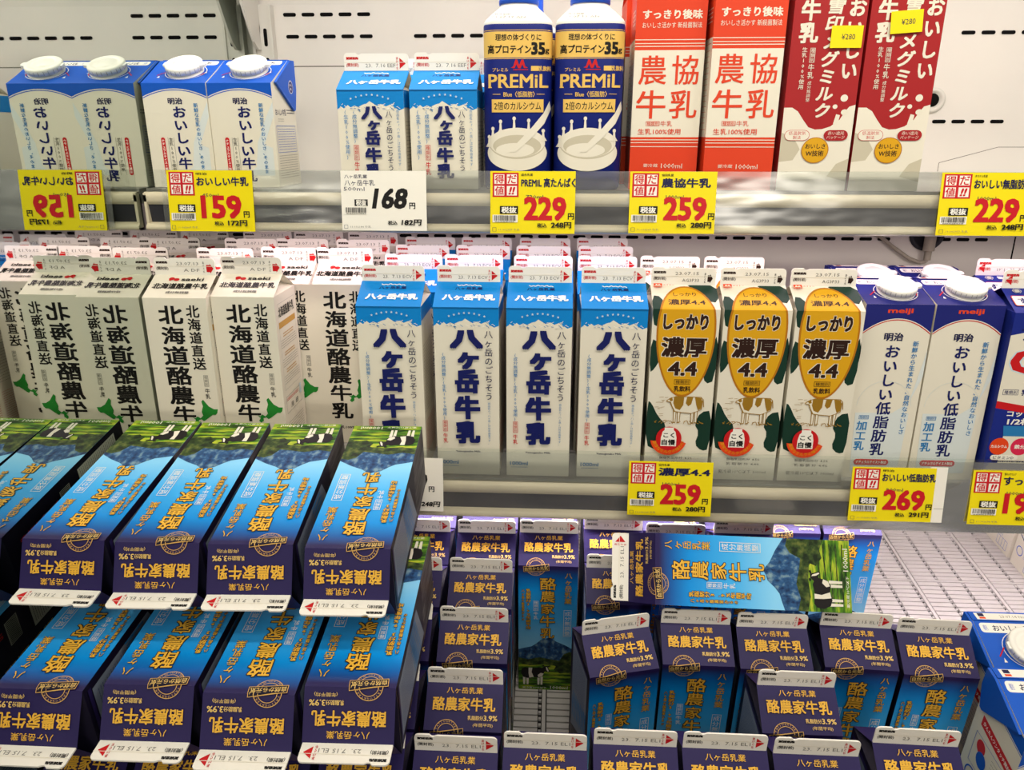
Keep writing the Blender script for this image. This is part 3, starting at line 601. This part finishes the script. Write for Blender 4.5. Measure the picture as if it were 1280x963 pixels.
def side_white(a):
    a.t('おいしい牛乳', 35, 172, 46, 9, 'ink', .02); a.frame(5, 60, 64, 155, .5, 'mblue'); a.block(8, 64, 60, 150, 26, 'mblue')
    a.poly([(4, 56), (8, 56), (50, 34), (46, 34)], 'mnavy'); a.ring(14, 30, 8, 1.4, 'mblue'); a.block(26, 24, 46, 30, 3, 'mblue'); a.frame(34, 6, 62, 22, .5, 'mblue')
    for i in range(3): a.line([(41 + i * 7, 6), (41 + i * 7, 22)], .5, 'mblue')
def make_lowfat():
    return slanted('milk_carton', '', 'milk carton', art=art_lowfat, topart=top_slant('mnavy', 'おいしい低脂肪乳', 'mnavy'), larts=side_white, rarts=side_white)
def art_450(a):
    H = 107; a.vm = lambda v: 107 - (107 - v) * .9; arch(a, 101, 92, H, 'mblue', ('mblue', 'white')); a.poly([(34, 2), (66, 2), (66, 34), (50, 40), (62, 70), (70, 86), (70, 70), (58, 40), (46, 12)], 'faintblue')
    a.t('明治', 35, 87, 16, 7.4, 'ink', .03); a.v('おいしい牛乳', 38, 82, -6, 15.5, 'navy', .03)
    a.rrect(14, 2, 18.6, 46, 2.2, 'red'); a.v('ナチュラルテイスト製法', 16.3, 44, 4, 3.2, 'white', .02, res=1)
    a.line([(22, 2), (22, 46)], .3, 'grey'); a.line([(28.4, 2), (28.4, 46)], .3, 'grey'); a.v('生乳100%使用', 25.2, 46, 6, 5, 'black', .0, res=1); a.v('新鮮な生乳のおいしさ、そのまま', 57, 85, 4, 5.2, 'midblue', .015, res=1)
def side_450(a):
    a.t('おいしい牛乳', 22, 78, 32, 7, 'ink', .02); a.block(40, 76, 64, 82, 2, 'ink', 1); a.block(12, 68, 30, 72, 2, 'grey'); a.frame(5, 36, 64, 64, .5, 'mblue'); a.block(8, 38, 62, 62, 9, 'mblue'); a.block(6, 8, 64, 34, 10, 'grey')
def make_450():
    return slanted('milk_carton', '', 'milk carton', H=107, RISE=26, top='mblue', art=art_450, topart=top_slant('mblue', 'おいしい牛乳', 'mblue'), larts=side_450, rarts=side_450, ear=True)
def art_900(a):
    arch(a, 184, 169, 199, 'mblue', ('mblue', 'white')); a.t('meiji', 36, 191.5, 26, 6.6, 'white', .03); a.t('明治', 33, 164, 20, 9, 'ink', .03); a.v('おいしい牛乳', 34, 156, 27, 18, 'navy', .03)
def side_900(a):
    a.poly([(0, 199), (0, 194), (70, 182), (70, 199)], 'mblue'); a.line([(0, 192.5), (70, 180.5)], .8, 'mblue')
    a.poly([(12, 168), (66, 160), (66, 148), (12, 156)], 'red'); a.t('かんたんワンタッチ開封', 39, 158, 48, 5, 'white', .02, rot=-8.4); a.frame(10, 108, 66, 146, .5, 'mblue'); a.disc(22, 136, 7, 8, 'red', 16); a.disc(27, 124, 8, 9, 'mblue', 16); a.block(40, 112, 62, 142, 7, 'grey')
    a.ring(20, 96, 10, 1.6, 'mblue'); a.block(34, 88, 64, 104, 6, 'mblue'); a.rect(8, 66, 66, 78, 'mnavy'); a.t('リサイクルできます', 37, 72, 48, 5, 'white', .02, res=1); a.block(10, 8, 64, 60, 16, 'mblue')
def make_900():
    return slanted('milk_carton', '', 'milk carton', top='mblue', art=art_900, topart=top_slant('mblue', 'おいしい牛乳', 'mblue'), larts=side_900, rarts=side_900)
def make_white():
    return slanted('milk_carton', '', 'milk carton', top='mblue', art=art_900, topart=top_slant('mblue', 'おいしい牛乳', 'mblue'), larts=side_white, rarts=side_white)
# ---- 10. orange-red and cream carton
def art_coop(a, L):
    H = 194; a.rect(0, 0, 70, H + L, 'brick'); a.vm = lambda v: 5.5 + .89 * v; a.rect(0, 53, 70, 147, 'cream')
    for y, t in ((157.5, .8), (153.6, .8), (150.6, .9)): a.rect(0, y, 70, y + t, 'cream')
    for y, t in ((49.6, .9), (46.4, .8), (42, .8)): a.rect(0, y, 70, y + t, 'cream')
    a.t('すっきり後味', 36, 184, 59, 10, 'cream', .03); a.t('おいしさ活かす 新殺菌製法', 36, 173, 59, 6, 'cream', .0)
    a.t('農', 19, 126, 28, 31, 'brick', .008); a.t('協', 52, 126, 27, 31, 'brick', .008); a.t('牛', 19, 89, 30, 31, 'brick', .01); a.t('乳', 52, 89, 28, 31, 'brick', .01)
    a.frame(15, 65.6, 29, 70.6, .4, 'brick'); a.t('種類別', 22, 68, 12, 4, 'brick', 0, res=1); a.t('牛乳', 36, 68, 12, 6, 'brick', 0); a.t('生乳100%使用', 29, 59.2, 44, 6.6, 'brick', .006); a.t('要冷蔵', 22, 21, 15, 4, 'cream', 0, res=1); a.t('1000ml', 44, 20.6, 22, 5.4, 'cream', 0, res=1)
def side_coop(a):
    a.rect(0, 53, 70, 147, 'cream'); a.frame(34, 60, 64, 142, .5, 'brick'); a.block(38, 64, 60, 138, 14, 'brick'); a.block(6, 60, 28, 138, 14, 'grey'); a.block(36, 160, 62, 176, 4, 'cream', 1)
def make_coop():
    return gable('milk_carton', '', 'milk carton', base='brick', side='brick', art=art_coop, larts=side_coop, rarts=side_coop, fin=lambda q: fin_art(q, 'red', '23.07.16', None))
# ---- 11. dark red carton
def art_red(a, L):
    H = 194; a.rect(0, 0, 70, H + L, 'wine'); a.vm = lambda v: 5.5 + .89 * v if v > 0 else v
    a.poly([(0, 0), (70, 0), (70, 88), (64, 86), (60, 80), (56, 72), (48, 65), (40, 62), (33, 61.5), (26, 64), (20, 72), (14, 81), (8, 85), (0, 85)], 'milk')
    a.poly([(0, 58), (12, 54), (20, 40), (14, 28), (0, 26)], 'milkshade'); a.poly([(70, 30), (58, 24), (50, 10), (70, 4)], 'milkshade'); a.poly([(52, 78), (56, 77), (55, 70), (50, 67)], 'milk')
    a.disc(58, 95, 3.6, 3.8, 'milk', 18); a.disc(50, 86, 2.4, 2.4, 'milk', 14); a.disc(60, 80, 3.6, 3.2, 'cream', 14)
    a.v('おいしい', 60, 198, 113, 17, 'cream', .03, dx=-1); a.v('雪印メグミルク', 40, 198, 73, 17, 'cream', .03, dx=-2, shear=.12); a.v('牛乳', 16, 196, 151, 19, 'cream', .035)
    a.frame(19.4, 132, 24.4, 147, .4, 'cream'); a.v('種類別', 22, 146.6, 132.4, 3.8, 'cream', 0, res=1); a.v('牛乳', 22, 131, 115, 6.4, 'cream', .006); a.v('成分無調整', 22, 113, 91, 4, 'cream', 0, res=1); a.v('生乳100%使用', 14, 148, 104, 5.4, 'cream', .006, res=1)
    a.rrect(3, 49.5, 28, 61, 5.6, 'red'); a.rrect(3.4, 49.9, 27.6, 60.6, 5.3, 'milk'); a.t('低温脱気', 15.5, 57.6, 17, 4, 'red', .0, res=1); a.t('製法', 15.5, 53, 8, 3.8, 'red', .0, res=1)
    a.rrect(42, 49.5, 66, 61, 5.6, 'wine'); a.t('赤い遮光', 54, 57.6, 16, 4, 'cream', .0, res=1); a.t('パッケージ', 54, 53, 18, 3.6, 'cream', .0, res=1)
    a.disc(35, 39, 13.6, 14.2, 'amber'); a.disc(35, 39, 12.8, 13.4, 'mustard'); a.t('おいしさ', 35, 43.4, 20, 5.4, 'brown', .02); a.t('W技術', 35, 35.6, 18, 6.4, 'brown', .02)
def make_red():
    return gable('milk_carton', '', 'milk carton', base='wine', side='wine', art=art_red, fin=lambda q: fin_art(q, 'red', '23.07.14', None))
# ---- 12. deep blue calcium carton
def art_ca(a, L):
    H = 194; a.rect(0, 0, 70, H + L, 'cblue'); a.poly([(0, 170), (70, 186), (70, 96), (35, 90), (0, 96)], 'cream'); a.poly([(0, 98), (35, 92), (70, 98), (70, 92), (35, 84), (0, 90)], 'red')
    a.t('すっきり', 38, 172, 56, 15, 'navy', .03); a.t('Ca', 32, 142, 54, 27, 'red', .04, o=('paleblue', .03)); a.frame(4, 105, 20, 111, .4, 'navy'); a.t('種類別', 12, 108, 13, 4, 'navy', 0, res=1); a.t('乳飲料', 34, 108, 22, 7, 'navy', .02)
    a.t('コップ', 26, 84, 26, 7, 'white', .03); a.t('1/2杯', 28, 75, 26, 8, 'white', .03); a.rect(14, 0, 64, 68, 'cream'); a.poly([(12, 70), (66, 70), (64, 58), (14, 58)], 'midblue'); a.disc(12, 46, 10, 10, 'orange', 20); a.disc(34, 46, 10, 10, 'pink', 20)
    a.t('カルシウム', 12, 46, 17, 3.6, 'white', .03, res=1); a.t('鉄分', 34, 46, 12, 5, 'white', .03); a.rrect(5, 30, 34, 36, 3, 'white'); a.t('ビタミンD', 19, 33, 22, 3.6, 'ink', .01, res=1); a.block(8, 24, 60, 30, 2, 'ink', 1.4); a.t('低脂肪', 30, 17, 36, 8, 'navy', .03); a.t('80%', 34, 8, 18, 5, 'navy', .02); a.block(6, 1, 60, 6, 2, 'ink', 1)
    a.disc(14, H + 34, 5, 4, 'palegrey', 6); a.ring(14, H + 34, 3.6, .8, 'cblue', 12); a.t('雪印', 30, H + 34, 14, 5, 'white', .02); a.rrect(4, H + 10, 66, H + 26, 2, 'orange'); a.rrect(4.8, H + 10.8, 65.2, H + 25.2, 1.6, 'white'); a.t('すっきりCa', 36, H + 18, 54, 9, 'navy', .035)
def make_ca():
    return gable('milk_carton', '', 'milk carton', base='cblue', side='cblue', art=art_ca, fin=lambda q: fin_art(q, 'red', "19° Lo 23.  7.14", tri='left'))
# ---- 9. blue bottle with a round white shoulder
def make_bottle():
    t = thing('milk_bottle', '', 'milk bottle'); rc = 16; W = 70
    def sect(hw, rc, n=6):
        P = []
        for sx, sy, a0 in ((1, -1, -90), (1, 1, 0), (-1, 1, 90), (-1, -1, 180)):
            for k in range(n + 1):
                an = R(a0 + 90 * k / n); P.append((sx * (hw - rc) + rc * math.cos(an), sy * (hw - rc) + rc * math.sin(an)))
        return P
    def loft(b, rows):
        for (z0, h0, r0, m0), (z1, h1, r1, _) in zip(rows, rows[1:]):
            A, B = sect(h0, r0), sect(h1, r1); n = len(A)
            for i in range(n): j = (i + 1) % n; b.face([(*A[i], z0), (*A[j], z0), (*B[j], z1), (*B[i], z1)], m0, True)
    b = MB(); loft(b, [(0, 33, 15, 'premblue'), (3, 35, rc, 'premblue'), (129, 35, rc, 'premgold'), (153, 35, rc, 'premblue'), (158.6, 35, rc, 'premblue'), (160, 34.6, rc, 'premblue')]); b.face([(x, y, 0) for x, y in sect(33, 15)], 'premblue')
    a = Art(); a.cuts = (3, 5, 7, 9, 11, 13, 15, 16, 54, 55, 57, 59, 61, 63, 65, 67); a.line([(1, 128), (69, 128)], .6, 'premgold'); a.line([(1, 154.2), (69, 154.2)], .6, 'premgold')
    a.t('理想の体づくりに', 36, 147.6, 46, 6.2, 'black', .015); a.t('高プロテイン', 27, 136.6, 44, 8.2, 'black', .025); a.t('35', 56, 137.2, 14, 12, 'black', .045); a.t('g', 65, 134.6, 4, 5, 'black', .02)
    a.poly([(28.6, 119.4), (31, 120.6), (33.2, 127), (35, 127), (37, 121.8), (39.4, 127), (41.2, 127), (43.2, 120.6), (46, 119.4), (42, 119), (40.2, 122.8), (38.4, 118.8), (36, 118.8), (34.2, 122.8), (32.4, 119)], 'red')
    a.line([(31, 117.6), (46, 117.6)], .8, 'red'); a.t('プレミル', 18, 117.6, 16, 3.6, 'premgold', .01, res=1); a.rect(49, 116.4, 57, 121, 'premgold'); a.t('乳飲料', 63, 118.6, 12, 5, 'premgold', .02, res=1)
    bold = lambda x, y, w, h: a.rect(x - w / 2, y - h / 2, x + w / 2, y + h / 2, 'premgold')
    a.t('PREMiL', 36, 107, 61, 13, 'premgold', .02)
    for x in (7.2, 17.8, 28.4, 39.4, 49.6, 60.4): bold(x, 100.9, 4, .9)
    a.t('Blue〈低脂肪〉', 37, 94.4, 32, 5.6, 'premgold', .015, res=2); a.line([(10, 94.4), (18, 94.4)], .5, 'premgold'); a.line([(55, 94.4), (63, 94.4)], .5, 'premgold')
    a.frame(9, 77, 62, 89.5, .6, 'premgold'); a.rect(9.6, 77.6, 61.4, 88.9, 'premgold'); a.t('2倍のカルシウム', 35.5, 83.2, 48, 8, 'black', .012)
    a.disc(35, 37, 31, 18, 'milk', 40); a.disc(35, 46, 29, 15, 'milkshade', 40); a.disc(35, 47.4, 29, 14.6, 'milk', 40); a.disc(35, 44, 25, 11, 'milkshade', 36); a.disc(33, 40, 20, 7, 'milk', 30)
    for x, y, q in ((10, 53, 8), (18, 58, 10), (32, 60, 11), (47, 59, 10), (62, 51, 8), (6, 45, 8)):
        a.poly([(x - 4, y - 2), (x + 4, y - 2), (x + 1.4, y + 2), (x + .8, y + q), (x - .8, y + q), (x - 1.4, y + 2)], 'milk'); a.disc(x, y + q, 1.8, 2, 'milk', 12)
    a.poly([(68, 88), (69.5, 80), (63, 66), (50, 52), (34, 38), (27, 38), (34, 46), (50, 62), (62, 76)], 'milk')
    bend = lambda u, v, h: (u - 35, (-35 if abs(u - 35) <= 19 else -19 - math.sqrt(max(0, 256 - (abs(u - 35) - 19) ** 2))) - h, v)
    b.art(a, bend); b.build('bottle_body', t)
    b = MB()
    rows = [(160, 34.6, rc, 'cap_white'), (162, 34.8, rc, 'cap_white'), (165, 33.4, 18, 'cap_white'), (172, 27, 20, 'cap_white'), (178, 20.5, 20, 'cap_white'), (181, 18.5, 18.4, 'cap_white'), (190, 18.5, 18.4, 'cap_white')]
    loft(b, rows); q = Art(); q.t('賞味期限', 20, 9, 16, 2.6, 'grey', .01, res=1); q.t('23.07.19 AN', 26, 4.6, 34, 3, 'grey', .0, res=1)
    b.art(q, lambda u, v, h: (u - 35, -35 + .74 * (v - 2) - .6 - h, 163.2 + v * .68)); b.build('shoulder', t)
    b = MB(); b.lathe([(18.4, 181), (20.4, 181), (20.4, 185), (19.8, 186), (19.8, 200), (18.6, 202), (0, 202)], 'capblue', 40)
    b.build('cap', t)
    return t

# ================================================================== price tags
def tag(x0, ztop, yl, H, W, label, name, small, ml, price, tax, skin='yellow', backing=0, ital=False, lean=6.5):
    t = thing('price_tag', label, 'price tag', 'shelf price tags')
    b = MB(); b.box(0, 0, -H, W, .6, 0, skin)
    a = Art(); Y = lambda d: -d * H / 63
    if skin == 'yellow':
        a.rect(2.4, Y(26), 29.4, Y(1.6), 'tagred')
        for i, c in enumerate('得だ値!'):
            ux, uy = 4 + 13 * (i % 2), 3 + 11.6 * (i // 2); a.rect(ux + .2, Y(uy + 9.8), ux + 10.6, Y(uy + .2), 'white')
            if c == '!': a.t('!!', ux + 5.5, Y(uy + 5), 5.6, 8, 'tagred', .04, shear=.25)
            else: a.t(c, ux + 5.5, Y(uy + 5), 9.4, 8.8, 'tagred', .02)
        nx, ny, nw, nh = 0, 11.4, (56 if len(name) > 4 else 50), 9.4
        a.t(small, 38, Y(3.6), 12, 2.6, 'black', .01, res=1); a.t(name, 32 + nw / 2, Y(ny), nw, nh, 'ink', .03)
        a.t(ml, 46, Y(25.6), 18, 3.6, 'ink', .0, res=1); pc, px_, pw, ph = 'tagred', 57, 44, 24.5
    else:
        a.t(small, 16, Y(6), 24, 4, 'ink', .01); a.t(name, 20, Y(12.6), 32, 6, 'ink', .005); a.t(ml, 14, Y(19), 22, 4, 'ink', 0, res=1); pc, px_, pw, ph = 'black', 52, 36, 22
    py = 37.6 if skin == 'yellow' else 29
    a.t(price, px_, Y(py), pw, ph * H / 63, pc, .036, shear=0 if skin == 'yellow' else .18); a.t('円', px_ + pw / 2 + 5, Y(py + 7.6), 6.4, 6.6, 'black', .03)
    bx = 10 if skin == 'yellow' else 14; a.rect(bx, Y(43), bx + 19, Y(35), 'black') if skin == 'yellow' else a.rect(bx, Y(37), bx + 14, Y(30), 'black')
    a.t('税抜', bx + (9.5 if skin == 'yellow' else 7), Y(39) if skin == 'yellow' else Y(33.5), 16 if skin == 'yellow' else 11, 6.4, 'white', .03)
    by = 44 if skin == 'yellow' else 38; a.rect(2.4, Y(by + 7.6), 28.6, Y(by), 'white'); rr = random.Random(price)
    x = 4.0
    while x < 27: ww = rr.choice((.3, .5, .8)); a.rect(x, Y(by + 6), x + ww, Y(by + .6), 'black'); x += ww + rr.choice((.35, .5, .7))
    a.block(5, Y(by + 7.4), 26, Y(by + 6.4), 1, 'grey', .7)
    a.t('税込', 54, Y(54.6), 10, 4.4, 'black', .025); a.t(tax + '円', 74, Y(54.2), 21, 6.4, 'black', .035, shear=0 if skin == 'yellow' else .15)
    a.frame(2.4, Y(61), 6.4, Y(57), .3, 'ink'); a.t('11-' + str(100000 + int(price) * 13) + ' 牛乳', 20, Y(59), 22, 2.2, 'grey', .0, res=1)
    b.art(a, lambda u, v, h: (u, -h, v)); b.build('tag_card', t)
    if backing: bb = MB(); bb.box(W - 6, .7, -H - .5, W + backing, 1.4, 1, 'white'); q = Art(); q.line([(W + 2, -H * .75), (W + backing, -H * .75)], .4, 'grey'); bb.art(q, lambda u, v, h: (u, .7 - h, v)); bb.build('tag_backing', t, label='white backing card')
    t.matrix_world = Matrix.Translation((x0 * 1.012 * S, yl * S, ztop * S)) @ Matrix.Rotation(R(-lean), 4, 'X')
    return t
UT, UY, MT_, MYL = 1408, 819, 1110, 773
tag(-405, UT, UY, 63, 92, 'yellow 159 yen tag below the small blue-topped cartons', 'おいしい牛乳', '明治', '450ml', '159', '172')
tag(-221, UT, UY, 61, 90, 'white 168 yen tag with italic black price on the upper shelf', '八ヶ岳牛乳', '八ヶ岳乳業', '500ml', '168', '182', 'white')
tag(-66, UT, UY, 63, 88, 'yellow 229 yen tag below the two dark blue bottles', 'PREMiL 高たんぱく', '森永乳業', '720ml', '229', '248')
tag(76, UT, UY, 62, 88, 'yellow 259 yen tag below the orange-red and cream cartons', '農協牛乳', '協同乳業', '1000ml', '259', '280')
tag(383, UT, UY, 62, 92, 'yellow 229 yen tag at the right end of the upper shelf', 'おいしい無脂肪乳', 'タカナシ乳業', '1000ml', '229', '248')
tag(-204, 1104, MYL, 62, 88, 'white tag half hidden behind the stack of lying cartons', '八ヶ岳牛乳', '八ヶ岳乳業', '1000ml', '229', '248', 'white')
tag(85, MT_ - 4, MYL, 62, 91, 'yellow 259 yen tag below the cream and green oval cartons', '濃厚4.4', '協同乳業', '1000ml', '259', '280')
tag(321, MT_ - 5, MYL, 61, 88, 'yellow 269 yen tag with white backing on the middle shelf', 'おいしい低脂肪乳', '明治', '900ml', '269', '291', backing=12)
tag(446, MT_ - 6, MYL, 61, 92, 'yellow tag at the right end of the middle shelf', 'すっきりCa', '雪印メグミルク', '1000ml', '198', '213')

# ================================================================== place the cartons
KINDS = {}
def put(kind, make, x, y, z, label, group, yaw=0, mat=None, date=None, finlean=0):
    if kind not in KINDS: KINDS[kind] = o = make()
    else: o = dup(KINDS[kind])
    o['label'] = label; o['group'] = group
    if mat is None: mat = Matrix.Translation((x * S, y * S, z * S)) @ Matrix.Rotation(R(yaw), 4, 'Z')
    o.matrix_world = mat
    if finlean:
        for c in o.children:
            if c.name.startswith('top_seal'): c.rotation_euler = (R(-finlean), 0, 0)
    return o
ZU, ZM = 1388.4, 1076.4
ORD = ['front', 'second', 'third', 'fourth']
# upper shelf
G = 'small blue-topped cartons with caps'
put('450', make_450, -406, 887, ZU, 'small white and blue capped carton beside the mirror, front row', G)
put('450', make_450, -335, 888, ZU, 'small white and blue capped carton second from the mirror, front row', G, yaw=-1)
put('450', make_450, -398, 964, ZU, 'small capped carton behind the one beside the mirror', G)
G = 'small white cartons with blue gable tops'
put('500', make_blue500, -191, 870, ZU, 'small blue-gabled white carton, left one of the front pair', G, yaw=-1)
put('500', make_blue500, -116, 870, ZU, 'small blue-gabled white carton, right one next to the bottle', G)
put('500', make_blue500, -185, 938, ZU, 'small blue-gabled carton half hidden behind the left front one', G)
put('500', make_blue500, -108, 938, ZU, 'small blue-gabled carton half hidden behind the right front one', G)
G = 'dark blue milk bottles'
put('bot', make_bottle, -40, 870, ZU, 'dark blue bottle with gold band, left of the pair', G)
put('bot', make_bottle, 33, 870, ZU, 'dark blue bottle with gold band, next to the orange-red carton', G)
put('bot', make_bottle, -36, 944, ZU, 'dark blue bottle behind the left one', G)
put('bot', make_bottle, 36, 944, ZU, 'dark blue bottle behind the right one', G)
G = 'orange-red and cream cartons'
put('coop', make_coop, 114, 885, ZU, 'orange-red and cream carton beside the blue bottle', G, yaw=-1)
put('coop', make_coop, 188, 870, ZU, 'orange-red and cream carton beside the dark red carton', G)
put('coop', make_coop, 110, 960, ZU, 'orange-red carton behind the one beside the bottle', G)
put('coop', make_coop, 186, 945, ZU, 'orange-red carton behind the one beside the dark red carton', G)
G = 'dark red cartons with yellow price stickers'; stk = []
for i, (x, lab, su, sv, sr) in enumerate(((264, 'dark red carton with a low yellow sticker, left of the pair', 52, 146, 0), (337, 'dark red carton with a high yellow sticker at the row end', 34, 159, 4))):
    stk.append((put('red', make_red, x, 870, ZU, lab, G), su, sv, sr))
for o, su, sv, sr in stk:
    b = MB(); b.box(-15, -.3, -10, 15, 0, 10, 'yellow'); a = Art(); a.t('¥280', 1.5, 0, 13, 5, 'ink', 0); b.art(a, lambda u, v, h: (u, -.3 - h, v))
    q = b.build('price_sticker', o); q.location = ((su - 35) * S, -.0375, sv * S); q.rotation_euler = (0, R(-sr), 0)
# middle shelf: cream cartons with black lettering
G = 'cream cartons with black brush lettering'
cols = [('nearest the mirror', [(-408, 828), (-393, 902), (-394, 987), (-400, 1065)]), ('second from the mirror', [(-337, 838), (-318, 912), (-327, 990), (-327, 1064)]), ('third from the mirror', [None, (-251, 912), (-246, 986), (-250, 1060)])]
for cn, lst in cols:
    for i, p in enumerate(lst):
        if p: put('hok', make_hok, p[0], p[1], ZM, 'cream carton with black lettering, column %s, %s row' % (cn, ORD[i]), G)
G = 'white cartons with blue gable tops'
for cn, lst in (('beside the black-lettered cartons', [(-175, 828), (-166, 905), (-168, 982), (-170, 1058)]), ('second from left', [(-92, 828), (-94, 905), (-90, 982), (-92, 1058)]), ('third from left', [(-14, 828), (-12, 903), (-13, 982), (-12, 1055)]), ('beside the gold oval cartons', [(65, 829), (63, 903), (66, 984), (66, 1060)])):
    for i, p in enumerate(lst): put('b1000', make_blue1000, p[0], p[1], ZM, 'tall blue-gabled white carton, column %s, %s row' % (cn, ORD[i]), G)
G = 'cream and green cartons with a gold oval'
for x, y, lab in ((140, 830, 'gold oval carton beside the blue-gabled cartons, front row'), (214, 830, 'gold oval carton in the middle of the front three'), (288, 830, 'gold oval carton beside the capped navy carton, front row'), (136, 906, 'gold oval carton behind the left front one'), (210, 906, 'gold oval carton behind the middle front one')):
    put('oval', make_oval, x, y, ZM, lab, G)
G = 'white and navy cartons with caps'
for x, y, lab in ((363, 843, 'navy-topped capped carton beside the gold oval carton, front'), (435, 843, 'navy-topped capped carton beside the deep blue carton, front'), (368, 918, 'navy-topped capped carton behind the left front one'), (443, 918, 'navy-topped capped carton behind the right front one')):
    put('low', make_lowfat, x, y, ZM, lab, G)
G = 'deep blue cartons with a red and cream front'
put('ca', make_ca, 509, 832, ZM, 'deep blue carton cut off by the right edge, front', G)
put('ca', make_ca, 520, 908, ZM, 'deep blue carton behind the one at the right edge', G)

# bin: dark blue cartons standing on the sloping tray
TILT = Matrix.Rotation(math.atan(.112), 4, 'X')
def stand(x, yf, lab, yaw=0, lean=0, dz=0):
    yb = yf + 23
    return put('pur', make_purple, 0, 0, 0, lab, 'dark blue farm cartons standing in the bin', mat=Matrix.Translation((x * S, yb * S, (TZ(yb) + .2 + dz) * S)) @ TILT @ Matrix.Rotation(R(yaw), 4, 'Z'), finlean=lean)
RW = ['front', 'second', 'third', 'fourth', 'fifth', 'rearmost']
def lab(c, r): return 'dark blue carton standing in the bin, column %s, %s row' % (c, r)
for x, ys, cn in ((-74, (508, 581, 662, 740, 812, 885), 'right of the lying stack'),):
    for y, r in zip(ys, RW): stand(x, y, lab(cn, r))
for y, r in ((508, 'front'), (581, 'second'), (662, 'third'), (740, 'fourth'), (812, 'fifth'), (885, 'rearmost')):
    stand(-152, y, lab('half under the lying stack', r), lean=50 if y < 700 else 0)
for i, x in enumerate((-229, -306, -383)):
    stand(x, 505, 'dark blue carton standing under the lying stack, %s from its right' % ('second', 'third', 'fourth')[i], lean=60)
stand(0, 514, 'dark blue carton in the front row before the empty gap'); stand(0, 815, 'dark blue carton standing alone at the back of the empty gap'); stand(0, 888, 'dark blue carton behind the lone one at the gap')
stand(75, 521, 'dark blue carton in the front row, before the turned carton'); stand(68, 655, 'dark blue carton turned aslant with its left side showing', yaw=13); stand(77, 753, 'dark blue carton partly hidden by the lying one near its white seal'); stand(77, 825, 'dark blue carton above the seal of the lying one'); stand(78, 897, 'rearmost dark blue carton, column of the turned one')
stand(149, 521, 'dark blue carton in the front row, third from the right end'); stand(149, 669, 'dark blue carton just below the middle of the lying one'); stand(149, 815, 'dark blue carton just behind the lying one, beside its seal end'); stand(152, 890, 'rearmost dark blue carton behind the middle of the lying one')
stand(223, 519, 'dark blue carton in the front row, second from the right end'); stand(227, 592, 'dark blue carton pulled forward alone between two rows'); stand(224, 667, 'dark blue carton behind the one pulled forward'); stand(230, 824, 'dark blue carton behind the cow end of the lying one'); stand(230, 897, 'rearmost dark blue carton behind the cow end of the lying one')
stand(309, 533, 'dark blue carton at the right end of the front row', yaw=-1); stand(308, 672, 'dark blue carton second from the right, before the bare tray', yaw=-2); stand(381, 666, 'dark blue carton at the right end before the bare tray', yaw=-2)
stand(300, 893, 'dark blue carton at the back, second from the bare tray'); stand(374, 893, 'dark blue carton at the back beside the bare tray')
# the carton lying across the others
def frame(x, y, z, o, anchor):
    m = Matrix((x, y, z)).transposed().to_4x4(); m.translation = (Vector(o) - m.to_3x3() @ Vector(anchor)) * S; return m
n20 = R(31); nrm = Vector((0, -math.cos(n20), math.sin(n20)))        # its front looks at the viewer, leaning back
zax = Vector((-1, -.03, .035)).normalized(); yax = (-nrm - zax * (-nrm).dot(zax)).normalized(); xax = yax.cross(zax)
put('pur', make_purple, 0, 0, 0, 'dark blue carton lying on its side across the standing ones', 'dark blue farm cartons lying down', mat=frame(xax, yax, zax, (300, 664, 996), (-35, -35, 0)))
# the stack lying on its back, tops towards the viewer
def lie(xc, yfold, zfold, yaw, lab, tilt=9.2):
    a = R(tilt); z = Vector((0, -math.cos(a), -math.sin(a))); n_ = Vector((0, -math.sin(a), math.cos(a))); y = -n_; x = y.cross(z)
    rz = Matrix.Rotation(R(yaw), 3, 'Z'); x, y, z = rz @ x, rz @ y, rz @ z
    put('pur', make_purple, 0, 0, 0, lab, 'dark blue farm cartons lying down', mat=frame(x, y, z, (xc, yfold, zfold), (0, -35, 194)))
for xc, yf, zf, yw, l_ in ((-163, 541, 1126, 1.5, 'rightmost'), (-245, 545, 1125, 2.5, 'second from right'), (-322, 542, 1126, 2, 'third from right'), (-401, 541, 1127, 0, 'nearest the mirror')):
    lie(xc, yf, zf, yw, 'dark blue carton lying on its back, upper layer, %s' % l_)
for xc, yf, zf, yw, l_ in ((-149, 474, 1046, 1, 'rightmost'), (-224, 464, 1045, 1, 'second from right'), (-303, 468, 1046, 1, 'third from right'), (-386, 460, 1045, 0, 'nearest the mirror')):
    lie(xc, yf, zf, yw, 'dark blue carton lying on its back, lower layer, %s' % l_, 6)
# right side of the bin
put('900', make_900, 445, 690, TZ(690) + 4, 'white and blue capped carton at the bottom right, rear one', 'blue-topped capped cartons in the bin', mat=Matrix.Translation((.464, .686, TZ(700) * S)) @ TILT @ Matrix.Rotation(R(0), 4, 'Z'))
put('900', make_900, 445, 600, TZ(600), 'white and blue capped carton at the bottom right corner, front one', 'blue-topped capped cartons in the bin', mat=Matrix.Translation((.450, .610, TZ(620) * S)) @ TILT @ Matrix.Rotation(R(0), 4, 'Z'))
put('wht', make_white, 752, 1130, TZ(1130), 'white carton side with blue print at the back of the tray', 'white cartons on the bare tray', mat=Matrix.Translation((.757, 1.138, TZ(1138) * S)) @ TILT)
put('wht', make_white, 752, 1050, TZ(1050), 'white carton side with blue print, nearer one at right edge', 'white cartons on the bare tray', mat=Matrix.Translation((.757, 1.060, TZ(1060) * S)) @ TILT)
bpy.data.objects.remove(_fo); bpy.data.curves.remove(_fc)
